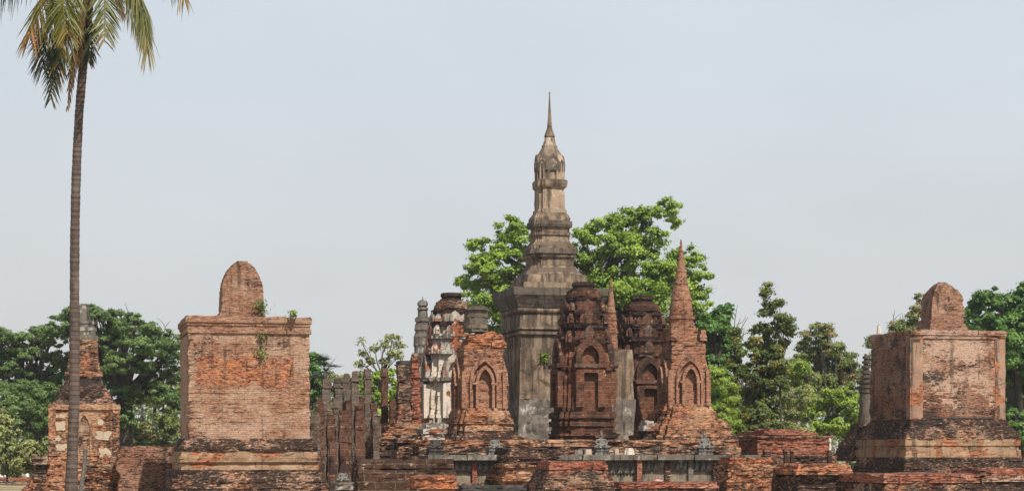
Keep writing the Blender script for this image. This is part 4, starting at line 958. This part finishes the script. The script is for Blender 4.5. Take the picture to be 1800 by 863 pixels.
# ------------------------------------------------------------------ weeds on the left shrine
for i, (px, py, rx, ry, dy, lb) in enumerate(((455, 549, 9, 13, -1.0, "leafy green weed beside the foot of the round-headed slab"), (472, 612, 9, 19, -3.05, "green weed hanging from a crack high on the pink shrine's front"),
                                   (505, 558, 9, 5, -2.7, "tiny weed on the pink shrine's cornice"))):
    D = 100; base = at(px, D, py + ry * .8) ; base += Vector((-math.sin(THETA) * dy, math.cos(THETA) * dy, 0)) if i != 1 else Vector((0, -2.85 + .10, 0))
    r = thing("wall_weed", base, lb, "weed", "weeds growing on the pink shrine", 0)
    V, Fc = [], []; tube(V, Fc, [Vector((0, .1, 0)), Vector((0, -.03, ry * .03))], [.02, .01], 5); mk("stem", V, Fc, BARK, r)
    k = D / F; c = base + Vector((0, -.08, ry * .8 * k))
    leaves("foliage", LEAF['olive'], [(c, rx * k, .2, ry * k)], 260 if i < 2 else 90, .15, r, 560 + i, origin=base)
# ------------------------------------------------------------------ coconut palm
def frond_leaf_mat(name, c1, c2, c3):
    M = NT(name); a = M.n("Attribute", attribute_name="tint"); s = M.n("SeparateColor"); M.l(a.outputs['Color'], s.inputs[0])
    col = M.mix(s.outputs[0], c1, c2); col = M.mix(M.ramp(s.outputs[1], .5, 1.0), col, c3)
    M.color(col); M.b.inputs['Roughness'].default_value = .5; M.b.inputs['Specular IOR Level'].default_value = .35
    tr = M.n("BsdfTranslucent"); M.l(col, tr.inputs[0]); mx = M.n("MixShader"); mx.inputs[0].default_value = .3
    M.l(M.b.outputs[0], mx.inputs[1]); M.l(tr.outputs[0], mx.inputs[2]); M.l(mx.outputs[0], M.t.nodes["Material Output"].inputs[0]); return M.m
FM = {'green': frond_leaf_mat("green_frond", (.070, .085, .012), (.16, .155, .022), (.32, .21, .05)),
      'yellow': frond_leaf_mat("yellowing_frond", (.17, .15, .03), (.26, .21, .05), (.42, .17, .05)),
      'dark': frond_leaf_mat("dark_green_frond", (.03, .045, .022), (.055, .075, .03), (.11, .08, .035)),  # deeper green, for some coconut fronds and the fan palm
      'pale': frond_leaf_mat("pale_green_frond", (.10, .115, .03), (.19, .19, .055), (.36, .28, .13)),
      'brown': frond_leaf_mat("dead_brown_frond", (.12, .065, .032), (.17, .10, .05), (.22, .15, .09))}
def bez(p, t):
    q = [Vector(x) for x in p]
    while len(q) > 1: q = [a.lerp(b, t) for a, b in zip(q, q[1:])]
    return q[0]
def frond(root, org, D, pts, mat, ll, droop, nrm=(0, -1, 0), n=52, seed=1, wid=.05, name="frond", label=None, spread=.55, t0=.12):
    """pts: (photo x, photo y, metres nearer the camera); leaflets in two rows along a curved midrib"""
    rnd = random.Random(seed); P = [at(x, D, y) - Vector((0, d, 0)) - org for x, y, d in pts]
    V, Fc, T = [], [], []
    c = [bez(P, i / 14) for i in range(15)]
    tube(V, Fc, c, [.05 - .042 * i / 14 for i in range(15)], 5); T += [(.8, .6)] * len(V)
    N0 = Vector(nrm).normalized()
    for i in range(n):
        t = t0 + (1 - t0) * (i + rnd.random() * .5) / n
        p = bez(P, t); tg = (bez(P, min(1, t + .02)) - bez(P, max(0, t - .02))).normalized()
        sd_ = tg.cross(N0)
        if sd_.length < .1: sd_ = tg.cross(Vector((1, 0, 0)))
        sd_.normalize()
        L = ll * .72 * (.45 + .75 * math.sin(math.pi * min(1, .12 + t * .80))) * rnd.uniform(.8, 1.12)
        for s in (-1, 1):
            if rnd.random() < .15: continue
            d = (sd_ * s * (1 - droop * .75) + tg * spread * rnd.uniform(.7, 1.3) + Vector((0, 0, -1)) * droop + Vector((rnd.gauss(0, .14), rnd.gauss(0, .18), rnd.gauss(0, .11)))).normalized()
            wv = d.cross(N0 + Vector((rnd.gauss(0, .5), 0, rnd.gauss(0, .5)))).normalized() * wid * rnd.uniform(.7, 1.2)
            b = len(V); tn = rnd.random(); tip = t ** 2 * rnd.uniform(.6, 1.15)
            for j, (f, ww) in enumerate(((0, .5), (.3, 1), (.7, .75), (1, .06))):
                q = p + d * (L * f) + Vector((0, 0, -1)) * (L * f * f * (.18 + .3 * droop))
                V.append(q - wv * ww * .5); V.append(q + wv * ww * .5); T += [(tn, tip)] * 2
            for j in range(3): Fc.append((b + 2 * j, b + 2 * j + 1, b + 2 * j + 3, b + 2 * j + 2))
    o = mk(name, V, Fc, mat, root, label=label)
    ca = o.data.color_attributes.new("tint", 'FLOAT_COLOR', 'POINT')
    ca.data.foreach_set("color", np.array([(a, b, 0, 1) for a, b in T], dtype=np.float32).ravel())
    return o
def palm():
    D = 58.0; org = at(124, D); k = D / F
    r = thing("coconut_palm", org, "tall leaning coconut palm with a bare ringed trunk at the left", "palm tree", None, 0)
    M = NT("palm_bark"); o = M.obj(); sep = M.n("SeparateXYZ"); M.l(o, sep.inputs[0])
    n1 = M.noise(M.mapv(o, (3, 3, 1)), 2, 6, .7)
    ring = M.math('FRACT', M.math('MULTIPLY_ADD', n1, .35, M.math('MULTIPLY', sep.outputs[2], 7.5)))
    col = M.mix(M.ramp(n1, .35, .65), (.155, .115, .095), (.10, .073, .06)); col = M.mix(M.ramp(ring, .78, .95), col, (.045, .033, .028))
    col = M.mix(M.math('MULTIPLY', M.ramp(M.noise(o, 1.2, 5), .55, .68), .6), col, (.22, .18, .15)); M.color(col); M.bump(ring, .03)
    V, Fc = [], []; path = [(124, 910), (125, 863), (128, 780), (130.5, 700), (131, 600), (131, 500), (131.5, 420), (133, 340), (135.5, 270), (139, 200), (144, 140), (149, 80), (154, 20), (158, -40)]
    dense, rad = [], []
    wd = [15, 12, 10.5, 10, 9.7, 9.4, 9.2, 9, 8.8, 8.6, 8.6, 9, 10, 9]
    for i in range(len(path) - 1):
        for j in range(14):
            t = j / 14; x = path[i][0] + (path[i + 1][0] - path[i][0]) * t; y = path[i][1] + (path[i + 1][1] - path[i][1]) * t
            dense.append(at(x, D, y) - org); rad.append((wd[i] + (wd[i + 1] - wd[i]) * t) * k * .92 * (1 + .035 * ((j % 2) * 2 - 1) + .10 * mnoise.noise((i * 1.7 + j * .21, 3.1, .5))))
    tube(V, Fc, dense, rad, 12); mk("trunk", V, Fc, M.m, r)
    c = (157, -45)
    specs = [  # points, material, leaflet length, droop, plane normal, count
        ([(c[0], c[1], 0), (100, -125, .4), (30, -75, .8), (-35, 30, 1.0)], 'dark', 1.45, .85, (0, -1, .2), 60, .045),
        ([(c[0], c[1], 0), (110, -40, .9), (92, 15, 1.2), (70, 84, 1.3)], 'yellow', 1.15, .62, (0, -1, .2), 52, .055),
        ([(c[0], c[1], 0), (120, -20, 1.3), (128, 30, 1.5), (138, 78, 1.5)], 'green', 1.0, .35, (0, -1, 0), 50, .06),
        ([(c[0], c[1], 0), (205, -50, 1.2), (203, 30, 1.6), (204, 96, 1.6)], 'pale', .80, .25, (.1, -1, 0), 54, .055),
        ([(c[0], c[1], 0), (225, -75, .5), (270, -10, .8), (268, 105, .8)], 'pale', 1.15, .85, (0, -1, .3), 60, .045),
        ([(c[0], c[1], 0), (240, -130, 0), (300, -95, .3), (328, 2, .4)], 'green', 1.1, .8, (0, -1, .3), 50, .045),
        ([(148, 10, 0), (110, 20, .6), (82, 60, .7), (84, 128, .6)], 'dark', 1.0, .55, (0, -1, 0), 46, .05),
        ([(146, 20, 0), (112, 60, .8), (104, 120, .8), (99, 182, .7)], 'dark', .72, .5, (0, -1, 0), 40, .05),
        ([(150, 10, 0), (132, 60, .7), (118, 90, .8), (108, 150, .7)], 'yellow', .75, .5, (0, -1, 0), 34, .055),
        ([(158, 30, 0), (165, 55, .3), (162, 85, .4), (158, 112, .3)], 'dark', .55, .35, (0, -1, 0), 30, .05),
        ([(c[0], c[1], 0), (205, -60, -.5), (238, -20, -.8), (247, 60, -.8)], 'yellow', 1.0, .8, (0, -1, .3), 44, .045),
        ([(c[0], c[1], 0), (60, -160, -1), (-30, -150, -2), (-110, -60, -2.5)], 'green', 1.2, .5, (0, -.3, 1), 50, .05),
        ([(c[0], c[1], 0), (150, -260, -1), (90, -330, -2), (20, -300, -3)], 'green', 1.1, .25, (0, -.2, 1), 50, .05),
        ([(c[0], c[1], 0), (175, -270, 0), (240, -340, 0), (320, -290, .5)], 'green', 1.1, .25, (0, -.2, 1), 50, .05),
        ([(c[0], c[1], 0), (160, -200, -1.5), (180, -200, -3.2), (190, -110, -4.2)], 'green', 1.1, .5, (1, 0, 1), 50, .05),
        ([(c[0], c[1], 0), (150, -170, 1.5), (140, -160, 3), (130, -90, 4)], 'green', 1.1, .5, (1, 0, 1), 50, .05),
    ]
    for i, (p, m, L, dr, nn, n, wd_) in enumerate(specs): frond(r, org, D, p, FM[m], L, dr, nn, int(n * 1.5), 600 + i, wd_ * .75)
    for i, (p, L, n) in enumerate((([(152, 20, .25), (140, 70, .35), (132, 110, .4), (128, 158, .4)], .42, 30), ([(150, 40, .3), (142, 80, .4), (136, 120, .4), (124, 196, .4)], .3, 26), ([(156, 10, .3), (150, 50, .4), (148, 80, .4), (145, 108, .3)], .3, 24))):
        frond(r, org, D, p, FM['brown'], L, .7, (0, -1, 0), n, 630 + i, .05, "dead_frond", "hanging dead brown frond")
    frond(r, org, D, [(170, -35, .8), (210, -30, 1), (222, 10, 1), (229, 42, 1)], FM['brown'], .4, .8, (0, -1, 0), 26, 640, .04, "flower_stalk", "dry grey brown flower stalk")
    V, Fc = [], []
    rnd = random.Random(3)
    fibre = []
    for i in range(40):
        x = rnd.uniform(-9, 9); y0 = rnd.uniform(-30, 40)
        p0 = at(154 + x, D, y0) - org - Vector((0, .16, 0)); p1 = p0 + Vector((rnd.uniform(-.12, .02), rnd.uniform(-.05, .05), -rnd.uniform(.5, 1.1)))
        tube(V, Fc, [p0, p1], [.035, .012], 4)
    o = mk("leaf_sheath", V, Fc, FM['brown'], r)
palm()

# ------------------------------------------------------------------ trees behind the ruin
G = "trees behind the ruin"
tree("bodhi_tree", "broad bright green tree with open crown rising directly behind the central tower", "tree", 150, 1030,
     [(900, 402, 26, 24), (870, 440, 30, 26), (915, 435, 30), (838, 430, 16, 12), (845, 470, 30, 24), (890, 480, 40, 32), (828, 498, 26, 18), (870, 520, 42, 32), (835, 535, 28, 20), (905, 540, 40), (880, 575, 46, 30), (920, 600, 40),
      (965, 500, 48), (970, 440, 36), (1030, 415, 30, 22), (1062, 400, 30, 22), (1100, 385, 32, 22), (1140, 372, 34, 18), (1172, 367, 22, 15), (1183, 388, 12, 12), (1080, 440, 46, 32), (1130, 425, 46, 32), (1160, 465, 42, 34), (1035, 465, 40, 32),
      (1205, 455, 28, 20), (1225, 490, 26, 22), (1190, 500, 46, 38), (1100, 495, 50, 36), (1050, 520, 46, 36), (1220, 530, 30, 26), (1150, 540, 56, 40), (1200, 570, 46, 34), (1235, 562, 16, 18), (1090, 570, 60, 40), (1040, 590, 50, 40), (1170, 620, 56, 40), (1240, 600, 20, 22), (1218, 610, 30, 26)],
     190000, .215, LEAF['bright'], .75, 640, G, 701, limbs=24, spread=.26, inner=.35, up=.8, slim=.7)
tree("leafy_tree", "glossy green tree filling the gap right of the tall pointed brick stupa", "tree", 140, 1252,
     [(1270, 552, 20, 14), (1282, 543, 10, 7), (1250, 570, 22, 18), (1268, 585, 24, 22), (1240, 605, 30, 26), (1272, 620, 20, 22), (1235, 640, 26), (1262, 645, 22)], 26000, .25, LEAF['deep'], .35, 690, G, 702, spread=.24, slim=.75)
tree("bamboo_clump", "soft lime green bamboo-like bush beside the tall pointed brick stupa", "bush", 131, 1262,
     [(1255, 660, 24, 20), (1268, 680, 24, 26), (1248, 700, 26, 30), (1278, 715, 22, 30), (1262, 740, 30, 26), (1245, 760, 30, 26), (1285, 755, 18, 30)], 26000, .20, LEAF['lime'], .12, 760, G, 703, spread=.22, up=.2, slim=.3)
tree("column_tree", "tallest dark column-shaped tree with a thin pointed top, right of the stupas", "tree", 134, 1338,
     [(1348, 503, 5, 8), (1347, 518, 8, 9), (1352, 535, 11, 10), (1345, 550, 10, 11), (1348, 572, 14, 14), (1332, 580, 10, 12), (1325, 600, 12, 14), (1350, 600, 18, 18), (1335, 625, 20, 18), (1358, 635, 20, 20), (1325, 655, 22, 22), (1350, 675, 26, 24), (1322, 695, 26, 24), (1352, 715, 28, 24), (1325, 735, 28, 22), (1345, 755, 32, 22), (1312, 760, 24, 20), (1340, 735, 30, 26), (1335, 700, 26, 26), (1342, 765, 30, 18)],
     42000, .18, LEAF['column'], .15, 600, G, 704, limbs=12, spread=.30, depth=.9, slim=.75)
tree("column_tree", "shorter dark column-shaped tree leaning out right of the tallest column tree", "tree", 133, 1370,
     [(1369, 536, 5, 9), (1371, 553, 7, 9), (1382, 562, 8, 7), (1376, 575, 10, 10), (1388, 580, 6, 9), (1374, 597, 11, 11), (1366, 618, 11, 12), (1372, 640, 12, 14), (1368, 670, 14, 20)], 16000, .18, LEAF['column'], .07, 640, G, 705, spread=.32, depth=.5, slim=.75)
tree("column_tree", "slim dark column-shaped tree next to the bamboo-like bush", "tree", 132, 1294,
     [(1293, 583, 7, 6), (1291, 596, 8, 8), (1297, 615, 8, 11), (1290, 640, 10, 14), (1297, 668, 12, 16), (1290, 698, 12, 18), (1298, 728, 14, 18), (1292, 755, 16, 16)], 15000, .18, LEAF['column'], .12, 660, G, 706, spread=.34, depth=.5, slim=.75)
tree("bushy_tree", "airy light olive tree with visible forked branches, left of the right shrine", "tree", 150, 1462,
     [(1437, 578, 20, 9), (1418, 590, 14, 8), (1450, 595, 22, 14), (1425, 612, 24, 14), (1410, 630, 16, 10), (1462, 615, 22, 14), (1440, 640, 30, 18), (1480, 625, 16, 8), (1500, 635, 14, 12), (1490, 655, 24, 16), (1515, 660, 14, 14), (1412, 660, 20, 14), (1460, 665, 26, 18), (1500, 690, 24, 18), (1520, 700, 16, 20), (1440, 615, 30, 20), (1475, 645, 28, 20), (1430, 675, 28, 20), (1475, 690, 26, 20), (1400, 640, 14, 12), (1455, 578, 12, 8)],
     50000, .18, LEAF['olive'], .26, 735, G, 707, limbs=16, bark=GBARK, spread=.22, slim=.5)
tree("bushy_tree", "yellow green low bushy tree below the airy olive tree", "tree", 143, 1440,
     [(1400, 650, 18, 16), (1392, 675, 18, 14), (1415, 690, 22, 16), (1440, 700, 22, 18), (1480, 705, 24, 22), (1505, 720, 18, 22), (1425, 725, 24, 16), (1398, 715, 16, 20), (1470, 745, 26, 18), (1500, 755, 20, 20), (1440, 755, 20, 16)],
     40000, .18, LEAF['lime'], .16, 765, G, 708, limbs=11, bark=GBARK, spread=.22, slim=.55)
tree("dry_bush", "brownish thin bush between the column trees and the olive tree", "bush", 139, 1395, [(1395, 735, 16, 24), (1380, 700, 14, 28), (1410, 700, 14, 24), (1405, 760, 22, 16), (1365, 755, 18, 18)], 5500, .24, LEAF['pale'], .08, 765, G, 709, bark=GBARK, slim=.4)
tree("mango_tree", "dense dark green tree at the right edge behind the right shrine", "tree", 150, 1790,
     [(1738, 520, 24, 13), (1718, 535, 18, 14), (1765, 535, 26, 18), (1720, 562, 26, 20), (1745, 575, 30, 24), (1780, 575, 36, 28), (1795, 530, 22, 20), (1795, 506, 14, 10), (1770, 615, 40, 32), (1800, 640, 40, 34), (1740, 620, 36, 30), (1778, 670, 34, 30), (1800, 705, 36, 30), (1775, 735, 30, 26), (1840, 560, 50, 44), (1850, 640, 50, 44), (1810, 770, 40, 30)],
     90000, .24, LEAF['deep'], .5, 720, G, 710, limbs=14, spread=.22, slim=.7)
tree("sparse_tree", "thin open-crowned tree behind the right shrine's vault, left side", "tree", 162, 1592,
     [(1590, 572, 18, 9), (1573, 572, 9, 10), (1608, 560, 16, 14), (1612, 540, 10, 12), (1616, 525, 6, 8), (1595, 590, 26, 12), (1580, 600, 20, 12), (1568, 585, 7, 8), (1530, 600, 10, 10), (1535, 625, 12, 16)], 9000, .2, LEAF['olive'], .2, 620, G, 711, spread=.3, slim=.6)
# left side: spreading rain trees
tree("rain_tree", "wide dark rain tree with flat layered crown behind the plaster-patched stupa", "tree", 165, 222,
     [(150, 548, 36, 9), (120, 560, 30, 9), (175, 558, 40, 12), (215, 562, 36, 13), (245, 578, 40, 14), (280, 590, 32, 14), (300, 600, 28, 14), (310, 625, 30, 16), (110, 580, 34, 12), (200, 590, 50, 16), (260, 612, 50, 18), (170, 605, 44, 18), (300, 655, 34, 18), (230, 640, 46, 20), (185, 650, 40, 22), (280, 690, 36, 18), (220, 690, 40, 22), (310, 715, 26, 14), (190, 710, 34, 20), (225, 735, 26, 16)],
     95000, .21, LEAF['rain'], .62, 690, G, 712, limbs=18, spread=.2, flat=.75, depth=1.0, slim=.6)
tree("rain_tree", "dark rain tree with flat layered crown at the left edge", "tree", 168, 62,
     [(20, 590, 36, 10), (-15, 585, 30, 10), (55, 598, 36, 10), (75, 582, 26, 8), (95, 600, 30, 12), (5, 615, 44, 14), (60, 622, 44, 14), (110, 630, 34, 14), (20, 645, 46, 16), (85, 655, 44, 18), (40, 680, 48, 18), (100, 695, 36, 18), (-10, 670, 36, 18), (10, 710, 40, 18), (70, 720, 44, 18), (30, 745, 36, 16), (90, 750, 30, 16), (115, 660, 30, 20)],
     90000, .21, LEAF['rain'], .55, 720, G, 713, limbs=16, spread=.2, flat=.75, depth=1.0, slim=.6)
tree("leafy_tree", "mid green tree low between the palm and the left edge, under the rain trees", "tree", 160, 80, [(70, 690, 30, 20), (40, 715, 32, 20), (85, 735, 28, 22), (20, 700, 26, 18), (60, 760, 30, 20)], 22000, .22, LEAF['rain'], .25, 780, G, 714, spread=.24)
tree("flowering_bush", "pale bush with pinkish flowers at the left edge above the lanterns", "bush", 142, 12, [(5, 735, 18, 14), (-5, 755, 24, 16), (20, 765, 20, 14), (8, 790, 26, 18), (35, 800, 22, 18), (-15, 800, 24, 24), (18, 822, 26, 14)], 7500, .26, LEAF['pale'], .08, 830, G, 715, bark=GBARK, slim=.6)
tree("grey_green_bush", "grey green bush between the flowering bush and the rubble", "bush", 140, 62, [(55, 790, 22, 16), (75, 800, 18, 18), (50, 815, 24, 16), (75, 825, 18, 12), (85, 780, 14, 14)], 5500, .26, LEAF['pale'], .08, 830, G, 716, bark=GBARK, slim=.6)
tree("undergrowth_shrub", "green undergrowth shrub among the pale grove trunks left of the pink shrine", "shrub", 172, 262, [(225, 745, 22, 18), (250, 760, 24, 18), (280, 750, 24, 20), (305, 765, 20, 20), (235, 780, 26, 16), (268, 785, 26, 16), (300, 735, 18, 16), (310, 790, 22, 14), (215, 770, 20, 20)], 9000, .3, LEAF['olive'], .1, 800, G, 721, spread=.26)
tree("leafy_tree", "dark green tree just right of the pink shrine's upper wall", "tree", 158, 552, [(548, 632, 14, 10), (556, 648, 18, 14), (545, 665, 20, 16), (562, 676, 16, 14), (550, 700, 20, 18), (530, 650, 22, 24)], 8000, .3, LEAF['deep'], .2, 740, G, 717, spread=.26)
tree("pale_bush", "greyish green scrub behind the left columns", "bush", 152, 592, [(575, 665, 16, 12), (600, 670, 18, 12), (585, 690, 22, 16), (615, 690, 20, 16), (560, 715, 18, 16), (630, 665, 16, 10), (600, 720, 26, 20)], 7500, .28, LEAF['pale'], .1, 760, G, 718, bark=GBARK, slim=.35)
tree("lime_bush", "bright lime green bush seen between the tall columns", "bush", 146, 668, [(655, 668, 18, 16), (680, 665, 18, 16), (640, 690, 20, 18), (665, 700, 22, 20), (690, 690, 16, 18), (670, 730, 26, 20)], 9000, .28, LEAF['lime'], .1, 760, G, 719, slim=.5)
tree("sparse_tree", "thin half-bare tree with few leaves above the columns", "tree", 148, 672,
     [(688, 592, 12, 6), (676, 604, 10, 6), (700, 606, 9, 6), (660, 612, 10, 5), (690, 620, 12, 6), (640, 620, 8, 5), (634, 600, 5, 5), (650, 634, 12, 6), (632, 638, 10, 5), (675, 634, 12, 6), (700, 628, 7, 5)], 1500, .26, LEAF['pale'], .12, 655, G, 720, limbs=11, bark=GBARK, spread=.5, inner=.5, slim=.5)
def fan_palm(px, py, D, label, seed):
    rnd = random.Random(seed); root = thing("fan_palm", at(px, D), label, "palm tree", None, 0); V, Fc = [], []
    z = zz(py, D); tube(V, Fc, [Vector((0, 0, -.2)), Vector((.1, 0, z * .5)), Vector((0, 0, z))], [.18, .13, .12], 7); mk("trunk", V, Fc, GBARK, root)
    V, Fc, T = [], [], []
    for i in range(16):
        a = rnd.uniform(0, 6.28); e = rnd.uniform(-.4, 1.2); d = Vector((math.cos(a) * math.cos(e), math.sin(a) * math.cos(e), math.sin(e))); c = Vector((0, 0, z)) + d * .9
        tube(V, Fc, [Vector((0, 0, z)), c], [.03, .02], 4)
        s = d.cross(Vector((0, 0, 1))).normalized()
        for j in range(-6, 7):
            q = (d * math.cos(j * .2) + s * math.sin(j * .2)).normalized(); b = len(V); wv = q.cross(d.cross(s)).normalized() * .04
            V += [c - wv, c + wv, c + q * .85 + Vector((0, 0, -.12))]; Fc.append((b, b + 1, b + 2))
    o = mk("crown", V, Fc, FM['dark'], root)
fan_palm(572, 652, 150, "small spiky fan palm right of the pink shrine", 3)
bare_twigs("bare_tree", "leafless grey twigs above the rain tree", 178, 222, 620, [(205, 540), (218, 532), (228, 545), (236, 556), (212, 555)], 31, group="bare trees")
bare_twigs("bare_tree", "leafless tree branches left of the pink shrine's cornice", 174, 296, 665, [(282, 572), (300, 565), (308, 578), (290, 590), (318, 600), (278, 605)], 32, group="bare trees")
bare_twigs("bare_tree", "leafless thin twigs beside the slim column tree", 145, 1302, 640, [(1296, 535), (1300, 560), (1312, 558), (1308, 580)], 33, group="bare trees")
bare_twigs("bare_tree", "leafless grey stems sticking up behind the right shrine's corner", 172, 1585, 620, [(1575, 545), (1583, 555), (1590, 550)], 34, group="bare trees")
# pale straight trunks of the grove at the left
rnd = random.Random(8)
for i, (px, D) in enumerate(((232, 178), (243, 186), (256, 180), (268, 190), (279, 176), (291, 184), (303, 179), (312, 188), (78, 182), (90, 176), (66, 190))):
    lab = ["pale straight grove trunk nearest the plaster-patched stupa's right side", "pale thin grove trunk, second right of the plaster-patched stupa", "pale grove trunk, third right of the plaster-patched stupa", "pale thin grove trunk in the middle of the gap left of the pink shrine",
           "pale grove trunk fifth from the plaster-patched stupa", "pale grove trunk sixth from the plaster-patched stupa", "pale grove trunk next to last before the pink shrine", "pale grove trunk touching the pink shrine's left edge",
           "pale grove trunk left of the plaster-patched stupa", "pale grove trunk nearest the plaster-patched stupa's left side", "pale thin grove trunk farthest left"][i]
    r = thing("grove_tree", at(px, D), lab, "tree", "pale trunked grove trees", 0)
    V, Fc = [], []; h = zz(690, D); lean = rnd.uniform(-.5, .5)
    tube(V, Fc, [Vector((0, 0, -.2)), Vector((lean * .4, 0, h * .5)), Vector((lean, 0, h))], [.19, .15, .1], 7); mk("trunk", V, Fc, GBARK, r, True)
    c = at(px, D) + Vector((lean, 0, h)); leaves("crown", LEAF['olive'], [(c, 1.6, 1.6, 1.3)], 700, .34, r, 800 + i, origin=at(px, D))

# far wood closing the horizon
def far_wood():
    g = np.random.default_rng(5); bl = []
    D = 235
    for i in range(95):
        px = -260 + i * 25 + g.uniform(-12, 12); d = D + g.uniform(-25, 40)
        h = g.uniform(.72, 1.0) * (9.5 if px < 340 else 11.5 if px < 720 else 4 if px < 1230 else 12 if px < 1540 else 9)
        bl.append((at(px, d) + Vector((0, 0, h * .5)), g.uniform(2.2, 3.8), 3.0, h * .6))
    o = leaves("distant_woodland", LEAF['olive'], bl, 60000, .5, None, 900, spread=.22, slim=.7)
    tag(o, "hazy far belt of woodland along the horizon", "woodland", None, "stuff")
far_wood()

# ------------------------------------------------------------------ dry season haze
def haze():
    m = bpy.data.materials.new("haze"); m.use_nodes = True; t = m.node_tree
    t.nodes.remove(t.nodes["Principled BSDF"]); v = t.nodes.new("ShaderNodeVolumePrincipled")
    v.inputs['Color'].default_value = (.93, .95, .97, 1); v.inputs['Density'].default_value = .00026; v.inputs['Anisotropy'].default_value = .5
    t.links.new(v.outputs[0], t.nodes["Material Output"].inputs['Volume'])
    x, y0, y1, z0, z1 = 320, -30, 420, -1.2, 40
    V = [(-x, y0, z0), (x, y0, z0), (x, y1, z0), (-x, y1, z0), (-x, y0, z1), (x, y0, z1), (x, y1, z1), (-x, y1, z1)]
    o = mk("haze", V, [(0, 3, 2, 1), (4, 5, 6, 7), (0, 1, 5, 4), (1, 2, 6, 5), (2, 3, 7, 6), (3, 0, 4, 7)], m)
    tag(o, "thin pale dry season haze over the whole site", "haze", None, "stuff")
haze()
